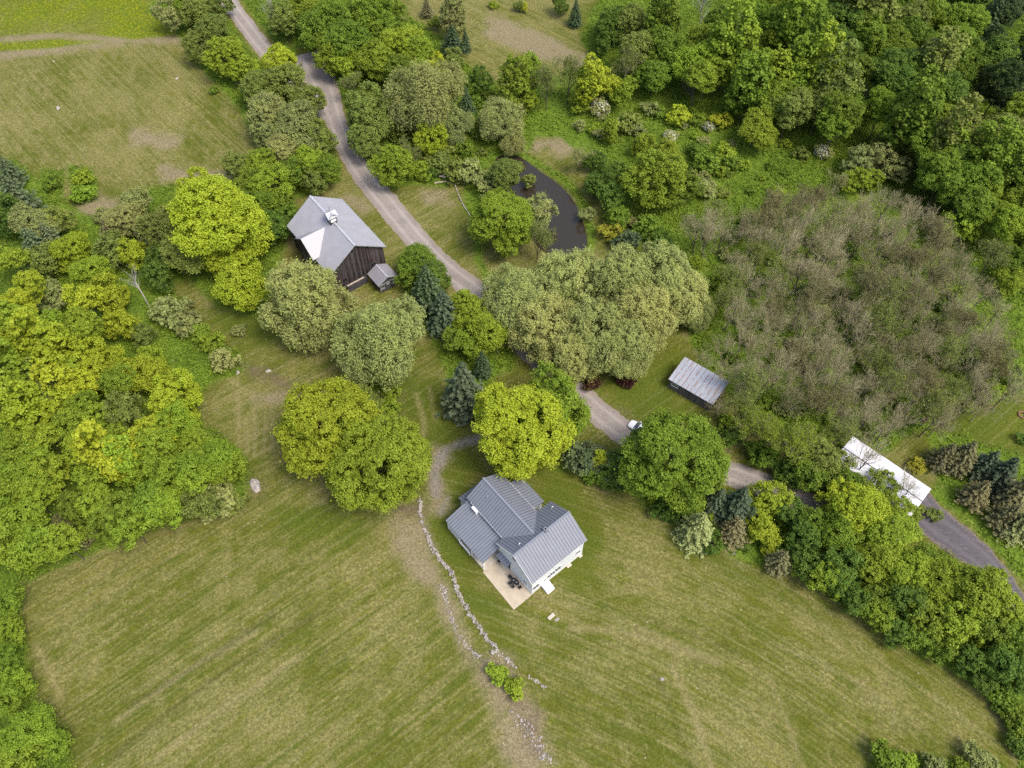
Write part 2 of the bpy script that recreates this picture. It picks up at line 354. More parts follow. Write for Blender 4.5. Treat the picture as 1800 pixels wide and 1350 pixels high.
m_rough = np.maximum(m_rough, strokes([([(900,268),(925,276),(955,293),(988,315),(1014,342),(1031,378),(1039,412),(1036,440)], 1.5), ([(872,272),(868,292),(888,325),(910,362),(920,400)], 2.5)], .3, .3)); _rd = seg_dist(X, Y, smooth(G(ROAD), 3)); _rd = np.minimum(_rd, seg_dist(X, Y, G([(380,-30),(410,15),(440,55),(468,90),(500,125),(540,165),(580,205)]))); m_rough *= np.clip((_rd-2.6)/.8, 0, 1)
m_pondr = region([POND], 1.2, .3)
# ---- relief
_flat = [(gp(905,960), 22), (gp(590,420), 22), (gp(1225,690), 10), (gp(1560,840), 14), (gp(950,370), 25)]
def hgt(x, y):
    h = vnoise(x, y, 38, 2)*1.1+vnoise(x, y, 13, 4)*.25
    f = np.ones_like(h)
    for (cx, cy), r in _flat:
        f = f*np.clip((np.hypot(x-cx, y-cy)-r*.6)/(r*.8), 0, 1)
    return h*f*np.clip((230-np.hypot(x, y-90))/60, 0, 1)
def hz(x, y): return float(hgt(np.array([x], float), np.array([y], float))[0])
PW = G(POND); pd = np.full(X.shape, -50.); k = (np.abs(X-PW[:,0].mean()) < 45) & (np.abs(Y-PW[:,1].mean()) < 45)
PWs = smooth(PW, 4, True); pd[k] = sdist(X[k], Y[k], PWs)
Z = hgt(X, Y)+fnoise(X, Y, 1.3, 8)*.10*m_rough*(1-outer) - np.clip((pd+.5)/1.6, 0, 1)*1.6
# ---- flow of the mower
fl_a = np.zeros(X.shape); fl_c = np.zeros(X.shape)
def dirn(a, b): v = np.array(gp(*b))-np.array(gp(*a)); return v/np.linalg.norm(v)
v = dirn((200,1300), (450,1130)); fl_a = X*v[0]+Y*v[1]; fl_c = -X*v[1]+Y*v[0]
kr = inside(X, Y, LAWN_R); dh = np.zeros(X.shape); dh[kr] = seg_dist(X[kr], Y[kr], HEDGE_EDGE)
v = dirn((1000,1010), (1500,1200)); fl_a = np.where(kr, X*v[0]+Y*v[1], fl_a); fl_c = np.where(kr, dh+100, fl_c)
kt = inside(X, Y, TOPLEFT); v = dirn((100,120), (240,260)); fl_a = np.where(kt, X*v[0]+Y*v[1], fl_a); fl_c = np.where(kt, -X*v[1]+Y*v[0]-200, fl_c)
ku = inside(X, Y, G([(690,-40),(1080,-40),(1060,120),(760,120)])); v = dirn((850,40), (1000,115)); fl_a = np.where(ku, X*v[0]+Y*v[1], fl_a); fl_c = np.where(ku, -X*v[1]+Y*v[0]+300, fl_c)
ma = np.stack([m_rough, region(STRAW, 1.2, 1.1), region(FLOWER, .5, .4), region(SOIL, 1.0, 1.2)], -1)
mb = np.stack([region(LUSH, 2.5, 1.5)-.22*region([TOPLEFT, G([(690,-40),(1080,-40),(1060,130),(760,130)])], 3, 1), strokes(LIGHT), strokes(DARKL), strokes(GRAVEL, .5, .4)], -1)
nx, ny = X.shape; idx = np.arange(nx*ny).reshape(nx, ny)
Fq = np.stack([idx[:-1,:-1], idx[1:,:-1], idx[1:,1:], idx[:-1,1:]], -1).reshape(-1, 4)
V = np.stack([X, Y, Z], -1).reshape(-1, 3)
flow = np.stack([fl_a, fl_c, 0*X], -1).reshape(-1, 3)
me = np_mesh('ground', V, Fq, [('ma','POINT','FLOAT_COLOR',ma.reshape(-1,4)), ('mb','POINT','FLOAT_COLOR',mb.reshape(-1,4)), ('flow','POINT','FLOAT_VECTOR',flow)], True)
def ground_mat():
    t = NT('meadow_and_lawn'); c = t.coord(); A = t.attr('ma'); B = t.attr('mb'); Fv = t.attr('flow').outputs['Vector']
    sa = t.n('SeparateColor'); t.set(sa.inputs[0], A.outputs['Color']); sb = t.n('SeparateColor'); t.set(sb.inputs[0], B.outputs['Color'])
    rough, straw, flower, soil = sa.outputs[0], sa.outputs[1], sa.outputs[2], A.outputs['Alpha']
    lush, light, dark, grav = sb.outputs[0], sb.outputs[1], sb.outputs[2], B.outputs['Alpha']
    big = t.noise(c, .07, 4, .55); mid = t.noise(c, .35, 5, .6); fine = t.noise(c, 2.6, 5, .75); fine2 = t.noise(c, 9, 3, .8)
    mow = t.noise(t.mapv(Fv, (.02, .62, 1)), 1.0, 4, .6); mow2 = t.noise(t.mapv(Fv, (.035, 2.3, 1)), 1.0, 4, .65)
    pat = t.noise(t.mapv(Fv, (.24, .42, 1)), 1.0, 8, .76, .8)
    green = t.ramp(big, [(.35, (.122, .138, .017, 1)), (.65, (.18, .188, .028, 1))])
    green = t.mix(t.mr(mow, .4, .62), green, (.118, .145, .020, 1))
    # dry thatch showing through, along the mower's lines
    dry = t.math('ADD', t.math('MULTIPLY', pat, .58), t.math('MULTIPLY', mow2, .42))
    dry = t.math('ADD', dry, t.math('MULTIPLY', t.math('SUBTRACT', big, .5), .35))
    dry = t.math('SUBTRACT', dry, t.math('MULTIPLY', lush, .13))
    dcol = t.ramp(fine, [(.35, (.215, .20, .070, 1)), (.65, (.335, .295, .118, 1))])
    base = t.mix(t.math('MULTIPLY', t.mr(dry, .44, .575), .76), green, dcol)
    base = t.mix(t.math('MULTIPLY', lush, .45), base, (.085, .135, .013, 1))
    base = t.mix(t.math('MULTIPLY', light, .42), base, (.40, .33, .17, 1))
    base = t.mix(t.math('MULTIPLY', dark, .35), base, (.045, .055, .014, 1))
    sm = t.math('MULTIPLY', straw, t.mr(t.math('ADD', mid, t.math('MULTIPLY', fine, .5)), 0.42, .68))
    base = t.mix(t.math('MULTIPLY', sm, .95), base, t.ramp(fine2, [(.3, (.21, .17, .09, 1)), (.7, (.39, .33, .20, 1))]))
    base = t.mix(t.math('MULTIPLY', flower, t.mr(t.noise(c, .09, 4), 0.40, .56, .45, .95)), base, t.ramp(t.noise(c, 1.6, 5, .8), [(.44, (.115, .175, .012, 1)), (.54, (.21, .25, .012, 1)), (.66, (.48, .45, .010, 1))]))
    rc = t.ramp(t.math('ADD', t.math('MULTIPLY', mid, .5), t.math('MULTIPLY', fine, .5)), [(.36, (.075, .125, .014, 1)), (.52, (.14, .23, .022, 1)), (.66, (.24, .31, .045, 1))])
    base = t.mix(t.math('MULTIPLY', rough, .95), base, rc)
    base = t.mix(t.math('MULTIPLY', soil, t.mr(mid, .35, .62)), base, t.ramp(fine2, [(.3, (.10, .075, .05, 1)), (.7, (.28, .21, .14, 1))]))
    base = t.mix(t.math('MULTIPLY', grav, t.mr(fine, .3, .5)), base, t.ramp(fine2, [(.3, (.18, .155, .13, 1)), (.7, (.40, .36, .31, 1))]))
    fy = t.n('SeparateXYZ'); t.set(fy.inputs[0], Fv); wv = t.math('SINE', t.math('ADD', t.math('MULTIPLY', fy.outputs[1], 3.3), t.math('MULTIPLY', mid, 3.0)))
    wl = t.math('MULTIPLY', t.mr(wv, .62, 1.0), t.mr(t.noise(t.mapv(Fv, (.03, .12, 1)), 1.0, 3), .42, .6)); wl = t.math('MULTIPLY', wl, t.math('SUBTRACT', 1.0, rough))
    base = t.mix(t.math('MULTIPLY', wl, .22), base, (.36, .33, .14, 1))
    v = t.mix(1.0, base, t.ramp(t.math('ADD', t.math('MULTIPLY', fine, .5), t.math('MULTIPLY', fine2, .5)), [(.34, .32), (.5, .71), (.66, 1.22)]), 'MULTIPLY')
    # scattered pale specks: stones, clover heads, straws
    vor = t.n('TexVoronoi'); t.set(vor.inputs['Vector'], c); vor.inputs['Scale'].default_value = .55
    sp = t.mr(vor.outputs['Distance'], .035, .07, 1, 0); sp = t.math('MULTIPLY', sp, t.mr(t.noise(c, .2, 2), .52, .58))
    v = t.mix(t.math('MULTIPLY', sp, .7), v, (.55, .5, .38, 1))
    h = t.math('ADD', t.math('MULTIPLY', fine, .6), fine2)
    return t.pbr(v, .95, 0, t.bump(h, .55, .08), .1)
GROUND = tag(link('ground', me, ground_mat()), kind='structure')
# ---------------------------------------------------------------- gravel road, turnaround, asphalt drive, pond
def m_road(name, a, b, sc=4, crack=False):
    t = NT(name); c = t.coord(); u = t.attr('across').outputs['Fac']
    f = t.noise(c, sc, 6, .75); g_ = t.noise(c, .25, 4)
    col = t.ramp(t.math('ADD', t.math('MULTIPLY', f, .7), t.math('MULTIPLY', g_, .3)), [(.36, a), (.62, b)])
    # wheel tracks and dusty edges
    w = t.math('ABSOLUTE', u); tr = t.mr(t.math('ABSOLUTE', t.math('SUBTRACT', w, .45)), .0, .22, 1, 0)
    col = t.mix(t.math('MULTIPLY', tr, .40), col, tuple(min(1, x*1.35) for x in b[:3])+(1,))
    col = t.mix(t.math('MULTIPLY', t.mr(w, .72, 1.0), t.mr(f, .4, .6)), col, (.24, .19, .12, 1))
    if crack:
        v = t.noise(t.mapv(c, (.5, 2.2, 1), (0, 0, .8)), 1.2, 6, .8); col = t.mix(t.math('MULTIPLY', t.mr(v, .56, .66), .5), col, (.26, .25, .24, 1))
    sp = t.noise(c, 14, 2, .9); col = t.mix(.5, col, t.ramp(sp, [(.3, .6), (.7, 1.4)]), 'MULTIPLY')
    return t.pbr(col, .9, 0, t.bump(f, .4, .03), .2)
def road(name, P, w, mat, dz=.05, ws=None, jit=.25):
    C = smooth(G(P), 10); n = len(C); T = np.gradient(C, axis=0); T /= np.linalg.norm(T, axis=1)[:, None]; N = np.stack([-T[:,1], T[:,0]], 1)
    wv = np.interp(np.linspace(0, 1, n), np.linspace(0, 1, len(ws)), ws) if ws else np.full(n, w)
    K = 9; us = np.linspace(-1, 1, K); V = []; ac = []
    for j, u in enumerate(us):
        e = jit*abs(u)**3*(vnoise(C[:,0]*3, C[:,1]*3, 2.2, 5+int(u > 0))*2)
        p = C+N*((u*wv/2)+np.sign(u)*e)[:, None]; z = hgt(p[:,0], p[:,1])+dz+.04*(1-u*u)
        V.append(np.column_stack([p, z])); ac.append(np.full(n, u))
    V = np.stack(V, 1).reshape(-1, 3); ac = np.stack(ac, 1).ravel(); ix = np.arange(n*K).reshape(n, K)
    F = np.stack([ix[:-1,:-1], ix[:-1,1:], ix[1:,1:], ix[1:,:-1]], -1).reshape(-1, 4)[:, ::-1]
    return tag(link(name, np_mesh(name, V, F, [('across','POINT','FLOAT',ac)], True), mat), kind='structure')
M_GRAV = m_road('gravel', (.175, .150, .135, 1), (.34, .30, .268, 1)); M_ASPH = m_road('worn_asphalt', (.075, .068, .075, 1), (.125, .115, .125, 1), 3, True)
road('gravel_road', ROAD, 4.6, M_GRAV, ws=[7.2,7.6,6.5,4.4,4.2,4.5,4.9,5.2,5.2,5,4.8,4.8,4.8,4.8,4.8,4.8,4.8,4.8,4.6,4.6,4.6,4.6,4.6,4.6,4.6,4.6])
road('gravel_road', [(380,-30),(410,15),(440,55),(468,90),(500,125),(540,165),(580,205)], 4.2, M_GRAV, .035)
road('asphalt_drive', [(1600,868),(1640,915),(1690,955),(1735,992),(1768,1035),(1790,1080)], 6.0, M_ASPH, .06, ws=[5.6,6.2,5.7,4.7,4.1,3.9])
bm = MB(); WL = -.42; PP = smooth(G(POND), 4, True); cen = PP.mean(0)
bm.slab([(cen[0]+(x-cen[0])*1.06, cen[1]+(y-cen[1])*1.06, WL) for x, y in PP], .05)
t = NT('dark_pond_water'); wv_ = t.noise(t.coord(), 1.5, 3)
tag(bm.build('pond_water', t.pbr((.036, .029, .019, 1), .12, 0, t.bump(wv_, .12, .03), .6)), kind='structure')
MASKG = (m_rough, pd)
def rough_at(x, y):
    i = np.clip(((x+135)/.5).astype(int)+8, 0, nx-1); j = np.clip(((y-6)/.5).astype(int)+8, 0, ny-1)
    return m_rough[i, j], pd[i, j]
# ================================================================ vegetation: prototypes (meshes), then single plants
def _unit(v): return v/np.maximum(np.linalg.norm(v, axis=-1, keepdims=True), 1e-9)
def leaf_quads(P, N, a, b, q, fold=0):
    """one diamond-shaped leaf spray at each point"""
    n = len(P); R = q.normal(size=(n, 3)); T = _unit(np.cross(N, R)); B = np.cross(N, T)
    a = a*(.7+.6*q.rand(n, 1)); b = b*(.7+.6*q.rand(n, 1))
    V = np.stack([P+T*a, P+B*b, P-T*a, P-B*b], 1).reshape(-1, 3)
    return V, np.arange(4*n).reshape(n, 4)
def crown_mesh(name, R=4.5, Hh=4.2, lobes=14, clumps=200, per=46, rc=.65, leaf=.17, seed=0, elong=1.0, droop=0, cone=0, low=-.55, sq=.75, tn=.0, inner=.08, lobe_r=.42, gap=.7):
    """crown about its own centre: lobes -> clumps -> leaves"""
    q = np.random.RandomState(seed)
    L = []
    for i in range(lobes):
        for _ in range(40):
            d = _unit(q.normal(size=3)); 
            if d[2] > low+.1: break
        k = .60+.14*q.rand(); c = d*np.array([R, R, Hh])*k
        if cone: c[:2] *= 1-.55*cone*max(0, c[2]/Hh)
        L.append((c, R*lobe_r*(.75+.5*q.rand())*(1-.35*cone*max(0, c[2]/Hh))))
    L.append((np.array([0, 0, Hh*.15]), R*.55))
    C = np.array([c for c, r in L]); Rr = np.array([r for c, r in L])
    pts, nor = [], []
    tries = 0
    while len(pts) < clumps and tries < clumps*60:
        tries += 1
        i = q.choice(len(L), p=Rr**2/np.sum(Rr**2)); d = _unit(q.normal(size=3)); p = C[i]+d*Rr[i]*np.array([1, 1, Hh/R*.9])
        if (np.linalg.norm((p-C)/np.array([1, 1, Hh/R*.9]), axis=1) < Rr*.9).any() and q.rand() > inner: continue
        if p[2] < low*Hh: continue
        if pts and len(pts) > 8:
            dd = np.linalg.norm(np.array(pts[-400:])-p, axis=1).min()
            if dd < rc*gap: continue
        pts.append(p); nor.append(_unit(p*np.array([1/R, 1/R, 1/Hh])+d*.4))
    pts = np.array(pts); nor = np.array(nor); n = len(pts)
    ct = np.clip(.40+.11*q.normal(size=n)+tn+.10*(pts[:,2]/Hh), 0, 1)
    rcs = rc*(.45+1.15*q.rand(n)**1.3)
    D = _unit(q.normal(size=(n, per, 3))+nor[:, None]*.75+np.array([0, 0, .35])); rad = q.rand(n, per, 1)**.45; rad = np.where(q.rand(n, per, 1) < .07, rad*1.45, rad)
    off = D*rad*rcs[:, None, None]*np.array([1, 1, sq])
    if droop: off[..., 2] -= droop*rcs[:, None]*np.linalg.norm(off[..., :2], axis=-1)/rc
    P = (pts[:, None]+off).reshape(-1, 3)
    N = _unit(D*.55+np.array([0, 0, .55])+q.normal(size=D.shape)*.45).reshape(-1, 3)
    tone = np.clip(np.repeat(ct, per)+.11*q.normal(size=n*per)+.24*((off*nor[:, None]).sum(-1).ravel()/rc), 0, 1)  # outward leaves paler, inner ones darker: clump light and shade painted into tone
    V, F = leaf_quads(P, N, leaf*elong, leaf/elong**.5, q)
    return np_mesh(name, V, F, [('tone', 'FACE', 'FLOAT', tone)])
def conifer_mesh(name, R=3.0, H=11., seed=0, tiers=26, leaf=.24, dense=1.0, droop=.25, tipw=.25):
    """crown with its foot at z=0: whorls of drooping sprays"""
    q = np.random.RandomState(seed); P = []; N = []; T_ = []
    for k in range(tiers):
        f = (k+.3*q.rand())/tiers; z = H*(.05+.95*f); r = R*((1-f)**.8)*(.85+.3*q.rand())+.12
        nb = max(5, int(9*(1-f)+5)); ph = q.rand()*6.3
        for b in range(nb):
            a = ph+2*math.pi*b/nb+q.normal()*.12; rb = r*(.75+.4*q.rand()); ln = max(4, int(rb/.16*dense))
            s = (np.arange(ln)+.5)/ln; s = s[s > .12]
            for rep in range(2):
                w = .26*rb*(1-s*.75)*q.normal(size=len(s))*.6
                x = math.cos(a)*s*rb-math.sin(a)*w; y = math.sin(a)*s*rb+math.cos(a)*w
                zz = z-droop*rb*s**1.3+.10*rb*s**3+q.normal(size=len(s))*.07
                P.append(np.stack([x, y, zz], 1)); n_ = np.stack([math.cos(a)*.45+q.normal(size=len(s))*.3, math.sin(a)*.45+q.normal(size=len(s))*.3, np.full(len(s), .85)], 1); N.append(n_)
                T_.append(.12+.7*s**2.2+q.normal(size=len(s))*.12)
    P = np.concatenate(P); N = _unit(np.concatenate(N)); T_ = np.clip(np.concatenate(T_), 0, 1)
    V, F = leaf_quads(P, N, leaf, leaf*.55, q)
    return np_mesh(name, V, F, [('tone', 'FACE', 'FLOAT', T_)])
def prisms(A, B, ra, rb, n=3):
    A = np.array(A, float); B = np.array(B, float); ra = np.array(ra)[:, None]; rb = np.array(rb)[:, None]
    d = _unit(B-A); u = np.where(np.abs(d[:, 2:3]) < .9, [[0, 0, 1.]], [[1., 0, 0]]); r = _unit(np.cross(d, u)); u = np.cross(r, d); m = len(A)
    V = np.stack([A+(r*math.cos(t)+u*math.sin(t))*ra for t in np.arange(n)*2*math.pi/n]+[B+(r*math.cos(t)+u*math.sin(t))*rb for t in np.arange(n)*2*math.pi/n], 1)
    b = np.arange(m)[:, None]*2*n
    F = np.concatenate([np.concatenate([b+j, b+(j+1) % n, b+n+(j+1) % n, b+n+j], 1) for j in range(n)])
    return V.reshape(-1, 3), F
def skeleton(seed, H=11., R=5., levels=4, kids=(7, 5, 5, 4), r0=.2, tort=.22, up=.35, lean=0, minr=.012, ret_tips=False, fork=.35):
    """trunk -> limbs -> branches -> twigs as lists of segments per level"""
    q = np.random.RandomState(seed); S_ = [[] for _ in range(levels+1)]; tips = []
    def grow(p, d, ln, r, lv):
        ns = (6, 5, 4, 3, 2)[lv]; nodes = [(p, d, r)]
        for i in range(ns):
            d2 = _unit(d+q.normal(size=3)*tort*(1 if lv else .35)+np.array([0, 0, up*.25*(lv > 0)])); p2 = p+d2*ln/ns; r2 = r*(1-.72/ns*(1 if lv else .75))
            S_[lv].append((p, p2, r, r2)); p, d, r = p2, d2, r2; nodes.append((p, d, r))
        if lv >= levels: tips.append(p); return
        nk = kids[lv]
        for j in range(nk):
            f = fork+(1-fork)*(j+q.rand()*.8)/nk; k = min(int(f*ns)+0, ns-1); p0, d0, rr = nodes[k+1]
            side = _unit(np.cross(d0, q.normal(size=3))); a = (.95-.35*f) if lv == 0 else .8
            dn = _unit(d0*math.cos(a)+side*math.sin(a)+np.array([0, 0, up*.3])); L2 = ((R*1.15)*(1.15-.45*f) if lv == 0 else ln*(.74-.2*f))*(.75+.4*q.rand())
            grow(p0, dn, L2, max(rr*.62, minr), lv+1)
        grow(p, d, ln*(.35 if lv == 0 else .5), max(r, minr), lv+1)
    grow(np.zeros(3), _unit(np.array([lean, 0, 1.])), H*.62, r0, 0)
    return S_, np.array(tips)
def seg_mesh(name, levels_, n=4):
    VV, FF, o = [], [], 0
    for lv in levels_:
        if not lv: continue
        A, B, ra, rb = zip(*lv); V, F = prisms(A, B, ra, rb, n); VV.append(V); FF.append(F+o); o += len(V)
    return np_mesh(name, np.concatenate(VV), np.concatenate(FF), None, True)
def trunk_mesh(name, H, R, seed, r0=.22, n=6):
    S_, _ = skeleton(seed, H, R, 2, (n, 3), r0, .16, .4)
    return seg_mesh(name, S_, 5)
PROTO = {}
def proto(key, crown, trunk, mat, Rp, zc, trunkmat=None): PROTO.setdefault(key, []).append((crown, trunk, mat, Rp, zc, trunkmat or M_BARK))
for i in range(4):
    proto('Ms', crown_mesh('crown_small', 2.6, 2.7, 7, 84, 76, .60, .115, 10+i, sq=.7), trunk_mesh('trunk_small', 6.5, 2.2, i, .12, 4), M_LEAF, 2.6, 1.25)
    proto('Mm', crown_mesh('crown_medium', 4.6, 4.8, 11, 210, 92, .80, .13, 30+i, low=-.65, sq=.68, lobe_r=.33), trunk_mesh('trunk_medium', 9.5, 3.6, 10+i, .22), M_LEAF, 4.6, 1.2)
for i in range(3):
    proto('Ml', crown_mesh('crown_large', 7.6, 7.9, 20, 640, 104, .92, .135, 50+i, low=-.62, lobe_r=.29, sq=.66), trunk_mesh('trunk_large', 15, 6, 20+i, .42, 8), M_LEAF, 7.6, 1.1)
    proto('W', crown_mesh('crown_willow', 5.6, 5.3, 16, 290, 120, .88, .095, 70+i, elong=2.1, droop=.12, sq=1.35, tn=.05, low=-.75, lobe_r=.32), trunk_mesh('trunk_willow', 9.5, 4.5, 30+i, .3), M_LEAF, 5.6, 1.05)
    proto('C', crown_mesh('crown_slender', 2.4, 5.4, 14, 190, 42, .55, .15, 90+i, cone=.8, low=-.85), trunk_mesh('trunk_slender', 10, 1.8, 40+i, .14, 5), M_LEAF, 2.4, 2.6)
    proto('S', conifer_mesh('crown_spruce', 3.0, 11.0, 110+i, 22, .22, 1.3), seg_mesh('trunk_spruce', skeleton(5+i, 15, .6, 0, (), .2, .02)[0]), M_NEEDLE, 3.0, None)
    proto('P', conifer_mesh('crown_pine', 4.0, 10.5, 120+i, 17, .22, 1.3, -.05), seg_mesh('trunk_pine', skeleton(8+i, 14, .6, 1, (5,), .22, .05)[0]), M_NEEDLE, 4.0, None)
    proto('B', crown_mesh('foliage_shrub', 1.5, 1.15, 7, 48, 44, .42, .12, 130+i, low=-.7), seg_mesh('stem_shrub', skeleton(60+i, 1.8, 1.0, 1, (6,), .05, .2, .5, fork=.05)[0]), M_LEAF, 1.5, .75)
for i in range(6):
    S_, tips = skeleton(200+i, 10.5, 4.3, 4, (8, 5, 4, 3), .17, .11, .55, fork=.28, minr=.016)
    proto('D', seg_mesh('branches_bare', S_[2:], 3), seg_mesh('trunk_bare', S_[:2], 6), M_TWIG, 4.6, 1.5, M_TWIG)
    if i < 4:
        q = np.random.RandomState(300+i); Lf = tips[q.rand(len(tips)) < .55]; P = np.repeat(Lf, 6, 0); P = P+q.normal(size=P.shape)*.22
        N = _unit(q.normal(size=P.shape)*.6+np.array([0, 0, .8])); V, F = leaf_quads(P, N, .13, .10, q); tone = np.clip(.45+.2*q.normal(size=len(F)), 0, 1)
        lm = np_mesh('sparse_leaves', V, F, [('tone', 'FACE', 'FLOAT', tone)])
        proto('H', (PROTO['D'][i][0], lm), PROTO['D'][i][1], M_TWIG, 4.6, 1.5)
for i in range(2): proto('K', PROTO['D'][i][0], PROTO['D'][i][1], M_DTWIG, 4.6, 1.5, M_DTWIG)
for i in range(3):
    S_, tips = skeleton(400+i, 10, 3.2, 3, (7, 5, 4), .16, .16, .5, fork=.3)
    proto('X', seg_mesh('branches_dead', S_[2:], 3), seg_mesh('trunk_dead', S_[:2], 6), M_SNAG, 4.0, 1.4, M_SNAG)
PAL = {'y': (.335,.395,.024), 'l': (.235,.32,.024), 'g': (.15,.23,.020), 'd': (.095,.165,.02), 'o': (.19,.235,.045), 's': (.27,.30,.095), 'w': (.335,.365,.115), 'b': (.072,.10,.048),
       'k': (.06,.10,.035), 'n': (.19,.175,.07), 'p': (.125,.165,.07), 'r': (.050,.010,.014), 'a': (.34,.33,.03), 'x': (.03,.06,.012), 'm': (.195,.285,.022)}
CN = {'y':'yellow-green','l':'lime-green','g':'mid-green','d':'deep green','o':'olive-green','s':'sage-green','w':'grey-green','b':'blue-green','k':'dark green','n':'brownish olive','p':'dull green','r':'dark red','a':'golden','x':'blackish green','m':'fresh green'}
KN = {'M':('broadleaf_tree','broadleaf tree','tree'),'W':('willow_tree','willow','tree'),'C':('slender_tree','slender tree','tree'),'S':('spruce_tree','spruce','tree'),'P':('pine_tree','pine','tree'),
      'B':('shrub','shrub','shrub'),'D':('bare_tree','leafless tree','tree'),'H':('half_bare_tree','thinly leafed tree','tree'),'K':('bare_tree','dark bare tree','tree'),'X':('dead_tree','dead tree','tree'),'F':('flowering_shrub','shrub in white blossom','shrub')}
PLANTS = []      # px, py, radius px, kind, colour, optional label, optional height factor, optional lean
def plant(px, py, rp, kind, colr, label=None, group=None, zr=None, lean=None, zlow=0):
    """px,py: centre of the crown in the photo; rp its half width there. The crown gets its real height and size where it stands."""
    kk = {'F': 'B'}.get(kind, kind)
    if kk == 'S' and rp >= 22: zr = zr or .82
    z = 4.0
    for _ in range(4):
        x, y = gp(px, py, z); r = rp*(y*CP+(CAM_H-z)*SP)/F_PX
        key = kk
        if kk == 'M': key = 'Ms' if r < 3.3 else ('Mm' if r < 6.0 else 'Ml')
        L = PROTO[key]; Rp = L[0][3]
        if kk in 'SP': hgt_c = (11.0/Rp)*r*.5*(zr or 1)
        else: hgt_c = L[0][4]*r*(zr or 1)
        z = max(hgt_c, zlow)
    i = rnd.randrange(len(L)); crown, trunk, mat, Rp, zcf, tm = L[i]
    s = r/Rp; g = hz(x, y); name = KN[kind][0]
    root = empty(name, (x, y, g-.05)); root.rotation_euler = (0, 0, rnd.uniform(0, 6.28))
    if lean: root.rotation_euler = (lean[0], lean[1], root.rotation_euler[2])
    col = np.array(PAL[colr])*np.array([rnd.uniform(.93, 1.05), 1, 1])*rnd.uniform(.82, 1.12)
    def kid(nm, mesh, m, z0, sc):
        c = link(nm, mesh, m, root); c.location = (0, 0, z0); c.scale = sc; c.color = (*col, 1); return c
    if kk in 'SP':
        zs = s*(zr or 1)*rnd.uniform(.92, 1.08); kid('crown', crown, mat, .35, (s, s, zs)); kid('trunk', trunk, tm, 0, (s, s, zs))
        top = 11*zs
    elif kk in 'DHXK':
        zs = s*z/(zcf*r) if r else s; ms = crown if isinstance(crown, tuple) else (crown,)
        kid('branches', ms[0], mat, 0, (s, s, s*1.0)); kid('trunk', trunk, tm, 0, (s, s, s))
        if len(ms) > 1: kid('foliage', ms[1], M_LEAF, 0, (s, s, s))
    else:
        sz = s*rnd.uniform(.9, 1.08)
        kid('foliage' if kk == 'B' else 'crown', crown, mat, z, (s*rnd.uniform(.94, 1.06), s, sz))
        if kk == 'B': kid('stem', trunk, tm, 0, (s, s, s))
        else: kid('trunk', trunk, tm, 0, (s*.9, s*.9, z*1.15/TH[trunk.name]))
        if kind == 'F':
            c = link('blossom', BLOS, M_BLOSSOM, root); c.location = (0, 0, z); c.scale = (s*1.05,)*3
    PLANTS.append([root, px, py, r, kind, colr, label, group])
    return root
TH = {}
for L in PROTO.values():
    for c in L:
        m_ = c[1]; a = np.empty(len(m_.vertices)*3, np.float32); m_.vertices.foreach_get('co', a); TH[m_.name] = float(a[2::3].max())
q = np.random.RandomState(5); P = _unit(q.normal(size=(230, 3))+np.array([0, 0, .5]))*np.array([1.5, 1.5, 1.15])*(.75+.3*q.rand(230, 1)); V, F = leaf_quads(P, _unit(P+np.array([0, 0, 1])), .13, .12, q); BLOS = np_mesh('blossom_sprays', V, F)
# ================================================================ buildings
def roof(parent, name, e0, e1, r1, r0, seam=.47, mat=None, th=.10, sw=.035, label=None):
    """roof plane from eave e0-e1 up to ridge r0-r1, standing seams running up the slope in the same mesh"""
    e0, e1, r1, r0 = map(Vector, (e0, e1, r1, r0)); m = MB(); m.slab([e0, e1, r1, r0], th); m.bm.faces.ensure_lookup_table(); nb = len(m.bm.faces)
    nrm = (e1-e0).cross(r0-e0).normalized(); nrm = -nrm if nrm.z < 0 else nrm
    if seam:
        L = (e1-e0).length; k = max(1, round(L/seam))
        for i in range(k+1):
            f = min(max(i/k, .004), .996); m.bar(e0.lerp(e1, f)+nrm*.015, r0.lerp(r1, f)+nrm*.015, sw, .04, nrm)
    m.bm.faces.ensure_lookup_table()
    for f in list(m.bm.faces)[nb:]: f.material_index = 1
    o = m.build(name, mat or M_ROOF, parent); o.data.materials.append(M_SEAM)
    if label: o['label'] = label
    return o
def window(parent, cx, cz, w, h, face, at, bars=1, frame=None, glass=None):
    """window in a wall; face 'x+','x-','y+','y-' is the way it looks, at = the wall plane"""
    ax = face[0]; sg = 1 if face[1] == '+' else -1; f = MB(); g_ = MB(); t = .07
    def bx(mb, a0, a1, z0, z1, d0, d1):
        lo, hi = sorted((at+sg*d0, at+sg*d1))
        if ax == 'x': mb.box(lo, hi, a0, a1, z0, z1)
        else: mb.box(a0, a1, lo, hi, z0, z1)
    x0, x1, z0, z1 = cx-w/2, cx+w/2, cz-h/2, cz+h/2
    bx(f, x0-t, x0, z0-t, z1+t, -.02, .05); bx(f, x1, x1+t, z0-t, z1+t, -.02, .05); bx(f, x0, x1, z1, z1+t, -.02, .05); bx(f, x0, x1, z0-t, z0, -.02, .07)
    for i in range(bars): c = x0+(i+1)*w/(bars+1); bx(f, c-.025, c+.025, z0, z1, -.02, .04)
    o = f.build('window', frame or M_TRIM, parent); bx(g_, x0, x1, z0, z1, -.03, .012); g_.build('pane', glass or M_GLASS, o); return o
HYAW = .692359
H = empty('farmhouse', (.2576, 44.3155, 0), HYAW, 'white farmhouse with grey standing-seam metal roofs and a tan patio beside it', 'house')
